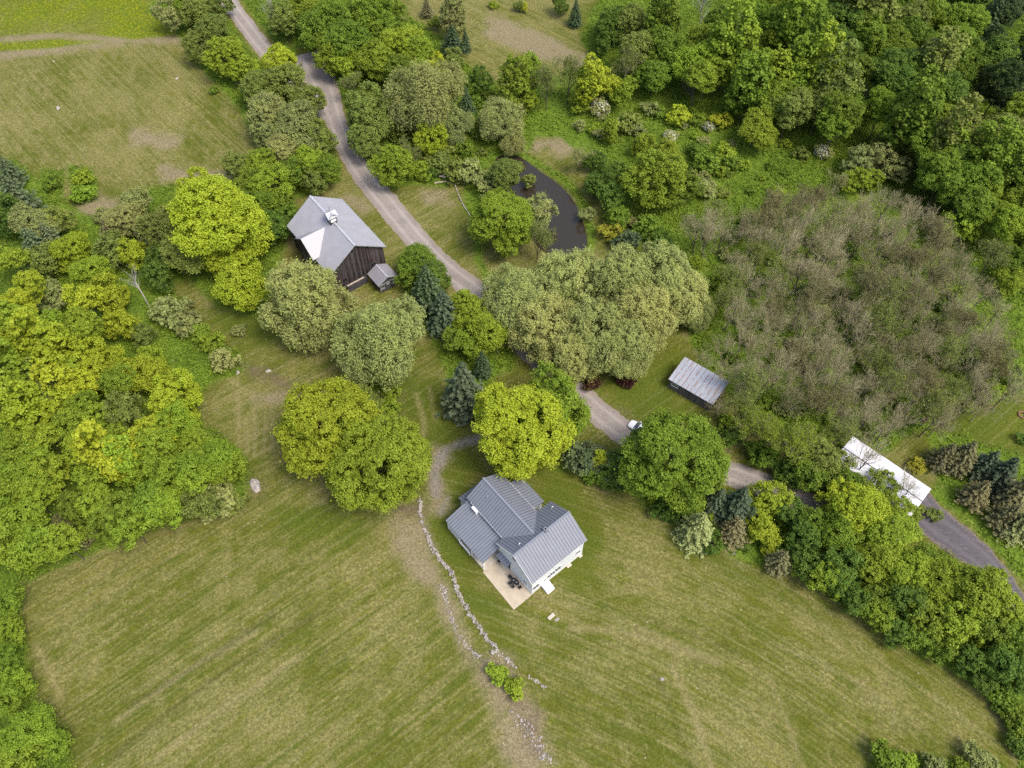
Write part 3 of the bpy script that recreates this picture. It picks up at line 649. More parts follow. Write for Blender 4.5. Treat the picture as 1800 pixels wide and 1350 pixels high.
# walls of the main wing (x along its ridge, y towards the back)
def gable_wall(x0, x1, y0, y1, ze, zr, mb):
    ym = (y0+y1)/2
    P = [(x0, y0, -.3), (x0, y0, ze), (x0, ym, zr), (x0, y1, ze), (x0, y1, -.3)]
    a = [mb.bm.verts.new(p) for p in P]; b = [mb.bm.verts.new((x1, p[1], p[2])) for p in P]
    mb.bm.faces.new(a); mb.bm.faces.new(b[::-1])
    for i in range(5): mb.bm.faces.new((a[i], a[(i+1) % 5], b[(i+1) % 5], b[i]))
m = MB(); gable_wall(.25, 10.1, -3.75, 3.75, 4.95, 7.7, m); m.build('wall', M_WHITE, H)
m = MB(); m.box(1.42, 7.4, 3.76, 12.1, -.3, 4.75); m.slab([(1.42, 12.1, 4.75), (7.4, 12.1, 4.75), (4.41, 12.1, 6.95)], 0, (0, -.25, 0)); m.build('wall', M_WHITE, H)
m = MB(); m.box(.2, 10.15, -3.80, -3.74, -.3, .22); m.box(.19, .25, -3.75, 3.75, -.3, .2); m.box(10.1, 10.16, -3.75, 3.75, -.3, .2); m.build('foundation', M_STEP, H)
for i in range(1):
    m = MB()
    for sgn, yy in ((-1, -3.97), (1, 3.97)): m.box(.02, 10.35, min(yy, yy+sgn*.03), max(yy, yy+sgn*.03), 4.78, 4.98)
    for x in (-.03, 10.37):
        for sgn in (-1, 1): m.bar((x, sgn*4.0, 4.86), (x, 0, 7.74), .05, .2)
    m.build('fascia', M_TRIM, H)
RZ = 7.89
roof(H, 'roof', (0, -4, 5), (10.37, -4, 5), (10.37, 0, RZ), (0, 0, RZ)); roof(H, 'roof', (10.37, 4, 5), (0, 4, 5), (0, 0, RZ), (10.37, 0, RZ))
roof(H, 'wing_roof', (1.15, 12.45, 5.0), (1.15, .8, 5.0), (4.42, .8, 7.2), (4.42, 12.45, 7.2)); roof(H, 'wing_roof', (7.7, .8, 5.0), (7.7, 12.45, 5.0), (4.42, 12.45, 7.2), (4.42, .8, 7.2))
m = MB(); m.bar((0, 0, RZ+.04), (10.37, 0, RZ+.04), .3, .06); m.bar((4.42, .9, 7.26), (4.42, 12.45, 7.26), .3, .06)
m.bar((1.3, 4.0, 5.06), (4.42, .98, 7.24), .26, .04); m.bar((7.55, 4.0, 5.06), (4.42, .98, 7.24), .26, .04); m.build('ridge_cap', M_FLASH, H)
# porch roof, lower end roof and right lean-to
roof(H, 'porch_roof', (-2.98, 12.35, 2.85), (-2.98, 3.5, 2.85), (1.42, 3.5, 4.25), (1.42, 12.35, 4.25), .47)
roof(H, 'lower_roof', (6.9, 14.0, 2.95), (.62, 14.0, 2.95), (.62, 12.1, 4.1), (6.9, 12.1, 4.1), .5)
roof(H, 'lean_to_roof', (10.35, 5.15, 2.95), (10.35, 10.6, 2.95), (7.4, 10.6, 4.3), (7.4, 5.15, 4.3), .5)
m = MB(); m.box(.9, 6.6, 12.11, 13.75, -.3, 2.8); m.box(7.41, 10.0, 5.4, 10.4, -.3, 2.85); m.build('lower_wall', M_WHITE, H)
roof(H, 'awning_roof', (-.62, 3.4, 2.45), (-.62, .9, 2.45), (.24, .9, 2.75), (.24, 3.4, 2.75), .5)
m = MB(); m.box(-.2, .24, 1.0, 3.3, -.1, .12); m.build('door_step', M_STEP, H)
dr = MB().box(.20, .245, 1.1, 2.0, .12, 2.15).build('door', M_DARK, H); MB().box(.15, .2, 1.2, 1.25, 1.05, 1.1).build('handle', M_GALV, dr)
# porch posts, floor, railing, enclosed bay
fl = MB().box(-2.85, 1.4, 3.75, 12.2, -.1, .22); fl.box(-2.85, -.1, 3.4, 3.74, -.1, .12); fl.build('porch_floor', M_STEP, H)
for y in (3.62, 6.4, 9.3, 12.2): MB().box(-2.8, -2.66, y-.07, y+.07, .2, 2.78).build('porch_post', M_TRIM, H)
m = MB()
for y0, y1 in ((6.5, 9.2),):
    m.box(-3.02, -2.94, y0, y1, .85, .93); m.box(-3.02, -2.94, y0, y1, .3, .36); m.box(-3.12, -3.03, y0, y1, 1.5, 1.58)
    y = y0
    while y < y1: m.box(-3.0, -2.95, y, y+.04, .36, .85); y += .16
m.build('railing', M_TRIM, H)
m = MB(); m.box(-2.75, -2.69, 9.35, 12.15, .2, 2.5); m.box(-2.75, 1.4, 12.14, 12.2, .2, 2.7); m.build('porch_screen_wall', M_WHITE, H)
m = MB(); m.box(1.12, 1.18, 2.9, 11.4, 4.82, 4.99); m.box(7.67, 7.73, 4, 12.4, 4.82, 4.99); m.build('gutter', M_TRIM, H)
bz = MB().box(.72, 1.41, 9.6, 10.7, 4.05, 4.95); bzo = bz.build('bay_box', M_TRIM, H); MB().box(.68, .72, 9.75, 10.55, 4.3, 4.8).build('pane', M_GLASS, bzo)
def hu(px, py, z=1.9):
    x, y = gp(760+px/4.657, 820+py/4.657, z); d = (x-.2576, y-44.3155); return d[0]*math.cos(HYAW)+d[1]*math.sin(HYAW)
for px, py in ((847, 982), (945, 905), (985, 872), (1027, 838)): window(H, hu(px, py), 1.75, 1.05, 1.35, 'y-', -3.75)
window(H, 9.1, 1.9, .75, 1.1, 'y-', -3.75)
for x in (1.35, 4.9, 8.55): window(H, x, 4.25, .95, .5, 'y-', -3.75, 1)
window(H, 2.0, 1.75, .9, 1.2, 'x-', .25); window(H, 0.2, 5.6, .8, 1.1, 'x-', .25); window(H, -2.3, 1.75, .8, 1.2, 'x-', .25)
for y in (-1.8, 1.8): window(H, y, 1.8, .8, 1.2, 'x+', 10.1); window(H, 0, 5.5, .8, 1.1, 'x+', 10.1) if y < 0 else None
for y in (5.6, 8.2): window(H, y, 1.7, .8, 1.1, 'x-', 1.42)
fd = MB().box(2.25, 3.1, -3.79, -3.74, .25, 2.2).build('door', M_TRIM, H); MB().box(2.4, 2.95, -3.81, -3.785, 1.2, 2.0).build('pane', M_GLASS, fd)
m = MB()   # sloping white cellar hatch in front of the front wall
A = [(1.98, -3.76), (3.3, -3.76), (3.3, -5.35), (1.98, -5.35)]; zt = [1.0, 1.0, .42, .42]
m.slab([(x, y, z) for (x, y), z in zip(A, zt)], .06); a = [(2.03, -3.8), (3.25, -3.8), (3.25, -5.3), (2.03, -5.3)]
vb = [m.bm.verts.new((x, y, -.1)) for x, y in a]; vt = [m.bm.verts.new((x, y, z-.065)) for (x, y), z in zip(a, zt)]
for i in range(4): m.bm.faces.new((vb[i], vb[(i+1) % 4], vt[(i+1) % 4], vt[i]))
ce = m.build('cellar_hatch', M_TRIM, H); MB().box(2.95, 3.05, -4.95, -4.8, .58, .66).build('handle', M_GALV, ce)
MB().box(9.3, 9.9, -4.15, -3.8, -.05, .22).build('door_step', M_STEP, H); MB().box(6.9, 7.7, -4.2, -3.8, -.1, .15).build('door_step', M_STEP, H)
for i, (x, y, z) in enumerate(((1.59, .84, 7.25), (9.3, 2.55, 6.05), (3.25, 9.99, 6.35), (7.33, -3.55, 5.3))):
    if i < 2: MB().tube([(x, y, z-.1), (x, y, z+.5), (x+.06, y, z+.62), (x+.22, y, z+.62), (x+.3, y, z+.45)], .055).build('vent_pipe', M_TRIM, H, True)
    else: MB().tube([(x, y, z-.1), (x, y, z+.22)], .07).build('vent_pipe', M_GALV, H, True)
ch = MB().box(5.55, 6.05, -.28, .28, 7.6, 8.45).build('chimney', M_FLASH, H, bevel=.02); MB().box(5.68, 5.92, -.15, .15, 8.44, 8.47).build('flue', M_DARK, ch)
HM = Matrix.Translation((.2576, 44.3155, 0)) @ Matrix.Rotation(HYAW, 4, 'Z')
def hloc(x, y, z=0): return HM @ Vector((x, y, z))
pt = MB(); pt.slab([(.24, -3.72, .08), (.24, 3.3, .08), (-.1, 3.39, .08), (-3.1, 3.39, .08), (-3.22, -3.9, .08), (.19, -3.85, .08)], .3)
po = pt.build('patio', M_CONC); po.matrix_world = HM; tag(po, kind='structure')
sl_ = MB().box(-.55, .55, -.26, .26, -.1, .16).build('stone_step', M_STEP, bevel=.02); x, y = gp(969, 1084); sl_.location = (x, y, 0); sl_.rotation_euler = (0, 0, HYAW+.05)
tag(sl_, 'pale rectangular stone step lying alone on the lawn below the farmhouse', 'stone step')
m = MB().box(-.35, .35, -.2, .2, -.1, .05); o = m.build('paving_stone', M_ROCK, bevel=.02); x, y = gp(979, 1089); o.location = (x, y, 0); o.rotation_euler = (0, 0, HYAW); tag(o, 'flat brownish paving stone sunk beside the pale stone step', 'paving stone')
# ---- black table and chairs on the patio
def chair_at(x, y, rz, label):
    c = empty('patio_chair', hloc(x, y, .085), HYAW+rz, label, 'chair', 'black iron chairs round the patio table')
    MB().box(-.23, .23, -.22, .22, .42, .46).build('seat', M_BLACK, c, bevel=.012)
    b = MB()
    for k in range(5): b.box(-.2+k*.09, -.17+k*.09, .2, .225, .46, .92)
    b.box(-.23, .23, .195, .235, .9, .96); b.build('backrest', M_BLACK, c)
    for sx in (-.2, .2):
        for sy in (-.19, .19): MB().box(sx-.015, sx+.015, sy-.015, sy+.015, 0, .42).build('leg', M_BLACK, c)
        MB().box(sx-.02, sx+.02, -.2, .2, .64, .67).build('armrest', M_BLACK, c)
tb = empty('patio_table', hloc(-.55, -.95, .085), HYAW+.1, 'black oval iron table against the white gable wall on the patio', 'table')
m = MB(); n = 20; m.slab([(.42*math.cos(2*math.pi*i/n), .75*math.sin(2*math.pi*i/n), .74) for i in range(n)], .035); m.build('table_top', M_BLACK, tb)
for sx in (-.25, .25):
    for sy in (-.5, .5): MB().box(sx-.02, sx+.02, sy-.02, sy+.02, 0, .71).build('leg', M_BLACK, tb)
chair_at(-.6, .1, 0, 'black patio chair at the table end nearest the porch')
chair_at(-.5, -2.0, math.pi, 'black patio chair at the table end nearest the patio corner')
chair_at(-1.2, -.65, math.pi/2, 'black patio chair on the open side of the table, porch half')
chair_at(-1.2, -1.3, math.pi/2, 'black patio chair on the open side of the table, lawn half')
for i, (x, y) in enumerate(((-.6, -.7), (-.5, -1.2))):
    o = MB().tube([(0, 0, 0), (0, 0, .02), (0, 0, .10), (0, 0, .12)], [.05, .06, .06, .03], 10).build('white_pot', M_TRIM, None, True); o.location = hloc(x, y, .085+.742)
    tag(o, ('small white pot on the black patio table, nearer the porch', 'small white pot on the black patio table, nearer the lawn')[i], 'pot', 'pots on the patio table')
x, y = -2.1+1.8, 3.05
gr = empty('barbecue_grill', hloc(-.35, 2.95, .085), HYAW, 'small dark lidded grill standing by the porch corner of the patio', 'grill')
MB().tube([(0, 0, .55), (0, 0, .62), (0, 0, .74)], [.16, .24, .25], 12).build('bowl', M_BLACK, gr, True); MB().tube([(0, 0, .75), (0, 0, .86), (0, 0, .93)], [.25, .2, .05], 12).build('lid', M_BLACK, gr, True)
for a in range(3): MB().bar((.12*math.cos(a*2.1), .12*math.sin(a*2.1), .58), (.28*math.cos(a*2.1), .28*math.sin(a*2.1), 0), .02).build('leg', M_BLACK, gr)
# ================================================================ barn
BYAW = -.915108; BO = (-.3414*109.5, 1.04141*109.5)
B = empty('barn', (*BO, 0), BYAW, 'big weathered dark board barn with pale grey metal roof and a cupola', 'barn')
BM = Matrix.Translation((*BO, 0)) @ Matrix.Rotation(BYAW, 4, 'Z')
def bloc(x, y, z=0): return BM @ Vector((x, y, z))
# local y = +v (right of the ridge, towards the road)
m = MB(); gable_wall(.4, 15.3, -5.5, 5.5, 5.5, 9.35, m); m.build('wall', M_BOARD, B)
roof(B, 'roof', (0, -5.93, 5.5), (15.74, -5.93, 5.5), (15.74, 0, 9.64), (0, 0, 9.64), 0, M_BROOF, .14, label='bluish left slope of the barn roof')
roof(B, 'roof', (15.74, 5.93, 5.5), (0, 5.93, 5.5), (0, 0, 9.64), (15.74, 0, 9.64), 0, M_BROOF, .14)
m = MB(); m.bar((-.02, 0, 9.68), (15.76, 0, 9.68), .34, .06)
m.bar((15.78, -5.95, 5.45), (15.78, 0, 9.6), .06, .2); m.bar((15.78, 5.95, 5.45), (15.78, 0, 9.6), .06, .2); m.bar((0, 5.96, 5.46), (15.74, 5.96, 5.46), .05, .14); m.build('roof_trim', M_GALV, B)
roof(B, 'cross_gable_roof', (11.05, -6.5, 6.0), (11.05, -1.0, 6.0), (7.65, -1.0, 8.62), (7.65, -6.5, 8.62), 0, M_BROOF2, .12, label='bright newer metal slope of the cross gable')
roof(B, 'cross_gable_roof', (4.25, -1.0, 6.0), (4.25, -6.5, 6.0), (7.65, -6.5, 8.62), (7.65, -1.0, 8.62), 0, M_BROOF, .12)
m = MB(); m.slab([(4.6, -6.15, -.3), (10.7, -6.15, -.3), (10.7, -6.15, 6.0), (7.65, -6.15, 8.35), (4.6, -6.15, 6.0)], 0, (0, 1.0, 0)); m.build('cross_gable_wall', M_BOARD, B)
MB().box(5.6, 9.6, -6.22, -6.16, 0, 3.6).build('barn_door', M_GBOARD, B)
w = window(B, -.55, 8.0, .62, .75, 'x+', 15.3, 0, M_GBOARD, M_DARK)
for y in (-3.2, 3.0): window(B, y, 2.2, .9, 1.0, 'x+', 15.3, 1, M_GBOARD, M_DARK)
for x in (3, 8, 13): window(B, x, 2.6, .8, .9, 'y+', 5.5, 1, M_GBOARD, M_DARK)
MB().box(15.25, 15.42, -5.55, 5.55, -.4, .8).build('stone_foundation', M_STONE, B)
cu = MB(); cx = 8.0; hw = .68
cu.box(cx-hw, cx+hw, -hw, hw, 8.95, 9.75)
for sx in (-1, 1):
    for sy in (-1, 1): cu.box(cx+sx*(hw-.07)-.07, cx+sx*(hw-.07)+.07, sy*(hw-.07)-.07, sy*(hw-.07)+.07, 9.7, 10.95)
cu.box(cx-hw, cx+hw, -hw, hw, 10.85, 11.0); cuo = cu.build('cupola', M_GBOARD, B)
l = MB()
for k in range(7):
    z = 9.85+k*.15
    for s_ in (-1, 1): l.bar((cx-hw+.12, s_*(hw-.06), z), (cx+hw-.12, s_*(hw-.06), z), .09, .03, (0, s_*.6, 1)); l.bar((cx+s_*(hw-.06), -hw+.12, z), (cx+s_*(hw-.06), hw-.12, z), .09, .03, (s_*.6, 0, 1))
l.build('louvre', M_GALV, cuo); MB().box(cx-.5, cx+.5, -.5, .5, 9.76, 10.84).build('inner_shaft', M_DARK, cuo)
cr = MB(); e = .98   # small cross-gabled metal cap
for ang in (0, math.pi/2):
    R_ = Matrix.Translation((cx, 0, 0)) @ Matrix.Rotation(ang, 4, 'Z')
    for s_ in (-1, 1): cr.slab([R_ @ Vector(p) for p in ((-e, s_*e, 10.95), (e, s_*e, 10.95), (e, 0, 11.75), (-e, 0, 11.75))], .05)
cr.build('cupola_roof', simple('cupola_metal', (.42, .425, .45, 1), .4, .1, 2), cuo)
wv2 = MB(); wv2.tube([(cx, 0, 11.6), (cx, 0, 12.7)], .03, 6); wv2.bar((cx-.35, .2, 12.55), (cx+.4, -.2, 12.55), .04, .05); wv2.slab([(cx+.1, -.05, 12.85), (cx+.45, -.22, 12.8), (cx+.4, -.2, 12.5), (cx+.05, -.02, 12.5)], 0, (.02, .03, 0)); wv2.build('weather_vane', M_BLACK, cuo)
SHD = empty('gabled_shed', bloc(16.65, .78, 0), BYAW, 'little dark shed with grey gabled metal roof at the barn corner', 'shed')
m = MB(); gable_wall(.5, 3.6, .35, 3.9, 2.3, 3.35, m); m.build('wall', M_STONE, SHD)
roof(SHD, 'roof', (0, 0, 2.35), (3.85, 0, 2.35), (3.85, 2.12, 3.5), (0, 2.12, 3.5), 0, M_SROOF, .08); roof(SHD, 'roof', (3.85, 4.25, 2.35), (0, 4.25, 2.35), (0, 2.12, 3.5), (3.85, 2.12, 3.5), 0, M_SROOF, .08)
m = MB(); m.bar((3.88, 0, 2.32), (3.88, 2.12, 3.47), .05, .14); m.bar((3.88, 4.25, 2.32), (3.88, 2.12, 3.47), .05, .14); m.bar((0, 2.12, 3.53), (3.87, 2.12, 3.53), .2, .04); m.build('roof_trim', M_GALV, SHD)
m = MB(); m.box(3.61, 3.66, .38, 3.88, 1.95, 2.02); m.box(3.61, 3.66, .38, 1.5, .75, .82); m.box(3.61, 3.66, 2.8, 3.88, .75, .82); m.box(3.61, 3.66, .36, .43, .1, 2.0); m.box(3.61, 3.66, 3.82, 3.89, .1, 2.0); m.build('pale_trim', M_GALV, SHD)
for y in (.95, 3.35): window(SHD, y, 1.4, .6, .7, 'x+', 3.6, 1, M_GALV, M_DARK)
dd = MB().box(3.61, 3.65, 1.7, 2.6, .05, 1.9).build('door', M_GBOARD, SHD); MB().box(3.66, 3.67, 1.85, 2.45, 1.45, 1.65).build('pane', M_TRIM, dd)
LW = empty('stone_retaining_wall', bloc(16.4, -3.4, 0), BYAW, 'low dark stone wall with a pale coping between barn and little shed', 'stone wall')
m = MB().box(-.2, .15, 0, 4.1, -.2, 1.5); m.build('masonry', M_STONE, LW, bevel=.03); MB().box(-.22, .02, 0, 3.6, 1.505, 1.6).build('coping', M_LOG, LW)
for i in range(4):
    o = MB().rock((0, 0, 0), .32, 70+i).build('rubble_stone', M_ROCK2, None, False); o.location = bloc(15.9+rnd.uniform(-.2, .2), -1.6+i*.45, .15); tag(o, ('leftmost', 'second from left', 'third from left', 'rightmost')[i]+' grey rubble stone at the foot of the dark barn gable', 'stone', 'rubble stones behind the low wall')
# ================================================================ rusty-seamed shed right of the road
s0, s1, s2, s3 = (29.75, 81.2), (26.1, 77.7), (32.8, 72.6), (36.0, 76.8)
sy = math.atan2(s2[1]-s1[1], s2[0]-s1[0]); SL = 8.5; SW_ = 5.2
T2 = empty('metal_roofed_shed', (*s1, 0), sy, 'small grey board shed with rust-streaked silver sheet roof near the road', 'shed')
def m_rust():
    t = NT('rusty_sheet_roof'); c = t.coord(); sp = t.n('SeparateXYZ'); t.set(sp.inputs[0], c)
    fr = t.math('FRACT', t.math('MULTIPLY', sp.outputs[0], 1/.85)); e = t.math('ABSOLUTE', t.math('SUBTRACT', fr, .5))
    rr = t.math('MULTIPLY', t.mr(e, .38, .46), t.mr(t.noise(c, 1.3, 5), .36, .56)); rr2 = t.mr(t.math('ADD', t.noise(t.mapv(c, (1.5, .3, 1)), 1.2, 5), t.mr(sp.outputs[0], 2, 9, 0, .12)), .58, .72)
    b = t.ramp(t.noise(t.mapv(c, (4, .4, 1)), 1, 4), [(.3, (.25, .27, .31, 1)), (.7, (.38, .41, .46, 1))])
    b = t.mix(t.mr(t.math('ABSOLUTE', t.math('SUBTRACT', t.math('FRACT', t.math('MULTIPLY', sp.outputs[0], 1/.28)), .5)), .4, .48, 0, .35), b, (.2, .22, .25, 1))
    b = t.mix(rr, b, (.20, .085, .045, 1)); b = t.mix(t.math('MULTIPLY', rr2, .45), b, (.30, .22, .17, 1))
    return t.pbr(b, .5, 0, t.bump(e, .3, .03), .4)
roof(T2, 'roof', (0, 0, 2.6), (SL, 0, 2.6), (SL, SW_, 3.25), (0, SW_, 3.25), 0, m_rust(), .08)
m = MB(); a = [(.2, .25), (SL-.25, .25), (SL-.25, SW_-.2), (.2, SW_-.2)]; zt = (2.5, 2.5, 3.1, 3.1)
vb = [m.bm.verts.new((x, y, -.2)) for x, y in a]; vt = [m.bm.verts.new((x, y, z)) for (x, y), z in zip(a, zt)]
for i in range(4): m.bm.faces.new((vb[i], vb[(i+1) % 4], vt[(i+1) % 4], vt[i]))
m.bm.faces.new(vt); m.build('wall', M_GBOARD, T2)
window(T2, 1.35, 1.65, 1.15, .8, 'y-', .25, 1); window(T2, 2.6, 1.5, .9, 1.2, 'x-', .2, 1)
dd = MB().box(4.2, 5.2, .2, .25, 0, 2.1).build('door', M_GBOARD, T2); MB().box(4.3, 4.36, .15, .2, 1.0, 1.1).build('handle', M_GALV, dd)
# ================================================================ long white building above the asphalt
t1_, t0_ = (63.8, 57.2), (54.2, 66.4); wy = math.atan2(t1_[1]-t0_[1], t1_[0]-t0_[0]); 
WB = empty('white_roofed_building', (*t0_, 0), wy, 'long low building with a bright white roof above the asphalt drive', 'building')
WLn, WW = 13.5, 6.4
roof(WB, 'roof', (0, -WW, 2.95), (WLn, -WW, 2.95), (WLn, -WW/2, 3.4), (0, -WW/2, 3.4), 0, simple('white_membrane', (.66, .66, .70, 1), .5, .06, .6), .1); roof(WB, 'roof', (WLn, 0, 2.95), (0, 0, 2.95), (0, -WW/2, 3.4), (WLn, -WW/2, 3.4), 0, bpy.data.materials['white_membrane'], .1)
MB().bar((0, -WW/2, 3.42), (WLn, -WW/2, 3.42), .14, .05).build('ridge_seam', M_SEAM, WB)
MB().box(.2, WLn-.2, -WW+.2, -.2, -.3, 2.93).build('wall', simple('pale_vinyl', (.55, .56, .55, 1), .6, .05, 2), WB)
for x in (2.2, 6, 10.5): window(WB, x, 1.6, 1.1, .9, 'y-', -WW+.2); window(WB, x, 1.6, 1.1, .9, 'y+', -.2)
window(WB, -WW/2, 1.6, 1.4, 1.0, 'x+', WLn-.2)
dd = MB().box(WLn-.2, WLn-.15, -1.7, -.8, 0, 2.05).build('door', M_TRIM, WB); MB().box(WLn-.15, WLn-.1, -1.0, -.95, .95, 1.05).build('handle', M_GALV, dd)
# ================================================================ white car at the roadside
def car():
    x, y = gp(1107, 742, .7); x2, y2 = gp(1150, 768, .7); yaw = math.atan2(y2-y, x2-x); L = 4.4
    r = empty('parked_car', (x-.1*math.cos(yaw), y, 0), yaw, 'white hatchback parked on the verge, half hidden under a maple', 'car')
    paint = simple('white_car_paint', (.82, .82, .84, 1), .25, .02, 1, spec=.6)
    # stations: x, half width, bottom, side top, hood height, crown width factor
    st = [(0, .62, .38, .58, .66), (.12, .78, .25, .66, .76), (.5, .86, .22, .78, .87), (1.15, .89, .22, .90, .99), (1.9, .90, .22, .93, 1.0), (3.2, .90, .22, .95, 1.0), (4.0, .87, .24, .95, 1.0), (4.3, .8, .3, .9, .96), (4.4, .7, .4, .7, .76)]
    def loft(st, name, mt, par):
        mb = MB(); rings = []
        for (sx, hw, zb, zs, zt) in st: rings.append([mb.bm.verts.new((sx, s*w_, z)) for s, w_, z in ((-1, hw*.92, zb), (-1, hw, (zb+zs)/2), (-1, hw*.95, zs), (-1, hw*.6, zt), (1, hw*.6, zt), (1, hw*.95, zs), (1, hw, (zb+zs)/2), (1, hw*.92, zb))])
        for a, b in zip(rings, rings[1:]):
            for j in range(8): mb.bm.faces.new((a[j], a[(j+1) % 8], b[(j+1) % 8], b[j]))
        mb.bm.faces.new(rings[0]); mb.bm.faces.new(rings[-1][::-1])
        o = mb.build(name, mt, par, True); sb = o.modifiers.new('s', 'SUBSURF'); sb.levels = sb.render_levels = 2; return o
    body = loft(st, 'body', paint, r)
    loft([(1.0, .72, .86, .90, .92), (1.3, .76, .86, 1.0, 1.03), (1.85, .76, .86, 1.30, 1.36), (2.6, .76, .86, 1.38, 1.45), (3.5, .75, .86, 1.34, 1.40), (4.05, .70, .86, 1.1, 1.13), (4.28, .62, .86, .9, .92)], 'windows', M_GLASS, r)
    loft([(1.8, .60, 1.33, 1.38, 1.40), (2.0, .64, 1.33, 1.43, 1.46), (2.7, .64, 1.38, 1.46, 1.49), (3.5, .62, 1.33, 1.41, 1.44), (3.8, .56, 1.25, 1.30, 1.32)], 'roof', paint, r)
    for s in (-1, 1):
        for p, q_ in (((1.25, .77*s, .98), (1.9, .66*s, 1.36)), ((2.65, .78*s, .95), (2.65, .66*s, 1.42)), ((4.2, .66*s, .96), (3.7, .58*s, 1.32))): MB().bar(p, q_, .07, .06).build('pillar', paint, r)
        for wx in (.8, 3.55):
            w_ = MB().tube([(wx, s*.74, .32), (wx, s*.78, .32), (wx, s*.90, .32), (wx, s*.92, .32)], [.28, .32, .32, .28], 20).build('wheel', simple('tyre_rubber', (.02, .02, .022, 1), .8) if 'tyre_rubber' not in bpy.data.materials else bpy.data.materials['tyre_rubber'], r, True)
            MB().tube([(wx, s*.91, .32), (wx, s*.93, .32)], .19, 14).build('rim', M_GALV, w_)
        MB().rock((.28, s*.66, .66), .15, 3, 2, (1.2, .9, .45)).build('headlight', M_GLASS, r, True); MB().box(1.5, 1.65, min(s*.9, s*1.08), max(s*.9, s*1.08), .93, 1.05).build('mirror', paint, r, bevel=.02)
        MB().box(4.33, 4.4, min(s*.5, s*.72), max(s*.5, s*.72), .7, .85).build('tail_light', simple('tail_red', (.4, .02, .02, 1), .3), r)
    MB().box(-.03, .03, -.3, .3, .42, .55).build('grille', M_BLACK, r)
    for dy in (-.3, .1): MB().bar((1.12, dy, .965), (1.25, dy+.45, .99), .025).build('wiper', M_BLACK, r)
car()
# ================================================================ stones, walls, timber
def stone_row(name, pts, w, n, label, cat, seed, rmin=.12, rmax=.32, zmax=.35):
    q = np.random.RandomState(seed); C = smooth(G(pts), 8); L = np.r_[0, np.cumsum(np.linalg.norm(np.diff(C, axis=0), axis=1))]; m = MB(); o0 = C[0]
    for i in range(n):
        s_ = q.rand()*L[-1]; x = np.interp(s_, L, C[:, 0]); y = np.interp(s_, L, C[:, 1]); a = q.normal()*.5; x += w*.5*np.clip(q.normal()*.6, -1.2, 1.2); y += w*.4*np.clip(q.normal()*.6, -1.2, 1.2)
        r = rmin+(rmax-rmin)*q.rand()**1.6; m.rock((x-o0[0], y-o0[1], hz(x, y)+r*.15+zmax*q.rand()*.5), r, i+seed*1000, 1 if r < .16 else 2, (1.25, 1, .65))
    o = m.build(name, M_ROCK); o.location = (o0[0], o0[1], 0); return tag(o, label, cat)
stone_row('dry_stone_wall', [(738,880),(742,915),(757,955),(775,985),(795,1010),(806,1042),(822,1072),(842,1102),(860,1128),(873,1142),(862,1150)], .55, 560, 'long dry stone wall curving down from the big maples past the patio', 'stone wall', 1, .07, .23, .4)
stone_row('dry_stone_wall', [(776,1025),(786,1055),(792,1085),(806,1115),(825,1140),(845,1156)], .8, 210, 'shorter tumbled line of stones left of the long dry stone wall', 'stone wall', 2, .06, .17, .12)
stone_row('stone_row', [(873,1145),(885,1155),(898,1165),(905,1175)], .6, 40, 'broken stones trailing off below the end of the dry stone wall', 'stones', 3, .07, .2, .1)
stone_row('stone_row', [(930,1190),(945,1200),(958,1210)], .5, 34, 'few pale stones in the grass right of the two lime-green shrubs', 'stones', 4, .06, .18, .1)
stone_row('stone_row', [(905,1255),(920,1275),(935,1295),(950,1320),(970,1345)], 1.6, 120, 'scattered rubble along the bare strip at the bottom edge', 'stones', 5, .05, .2, .1)
for i, (px, py, r, s_, lb) in enumerate(((102,191,.55,1,'lone grey boulder in the middle of the upper left field'), (450,854,1.1,2,'large pale boulder by the wood edge left of the big maples'), (312,138,.4,5,'flat stone in the upper left field nearer the hedge'), (95,109,.25,6,'small pale stone near the far edge of upper left field'),
        (418,655,.35,7,'pale stone at the weedy bank left of the ditch'), (472,652,.4,8,'stone at the ditch head between lawn and upper bank'), (1290,973,.3,9,'stone at the bare scratch marks near the hedge'), (1163,1195,.25,3,'small stone in the middle of the right lawn'))):
    x, y = gp(px, py); o = MB().rock((0, 0, 0), r, 40+i, 3, (1.3, .9, .5)).build('boulder' if r > .5 else 'field_stone', M_ROCK2, None, True); o.location = (x, y, hz(x, y)+r*.1); o.rotation_euler = (0, 0, s_); tag(o, lb, 'boulder' if r > .5 else 'stone')
q = random.Random(3)   # pile of bleached logs
for i, (px, py, ln, rz, lb) in enumerate(((775,321,2.6,.1,'thick peeled log lying along the front of the timber pile'), (782,309,1.8,1.1,'short log standing up out of the middle of the timber pile'), (776,306,1.6,2.2,'forked pale log at the left back of the timber pile'),
        (784,305,1.5,.5,'crossed light log on top of the timber pile'), (778,314,1.4,2.8,'small log second from the front of the timber pile'), (793,312,1.3,.2,'pale log thrown right of the timber pile'))):
    x, y = gp(px, py); L = ln/2; a = rz; o = MB().tube([(-L, 0, 0), (-L*.4, .06, .05), (L*.4, -.03, .03), (L, 0, 0)], [.2, .19, .17, .14], 9).build('log', M_LOG, None, False)
    o.location = (x, y, hz(x, y)+.2+.1*i); o.rotation_euler = (0, q.uniform(-.25, .25), rz); tag(o, lb, 'log', 'bleached logs above the mown plot')
C = smooth(G([(800,326),(803,335),(807,345),(810,352),(815,362),(820,370),(826,380)]), 5); m = MB(); o0 = C[0]
for i in range(len(C)-1):
    if i % 9 == 8: continue
    a, b = C[i]-o0, C[i+1]-o0; m.bar((a[0], a[1], .25+.06*math.sin(i*2.3)), (b[0], b[1], .25+.06*math.sin(i*2.3+2.3)), .16+.05*math.sin(i*1.7), .14)
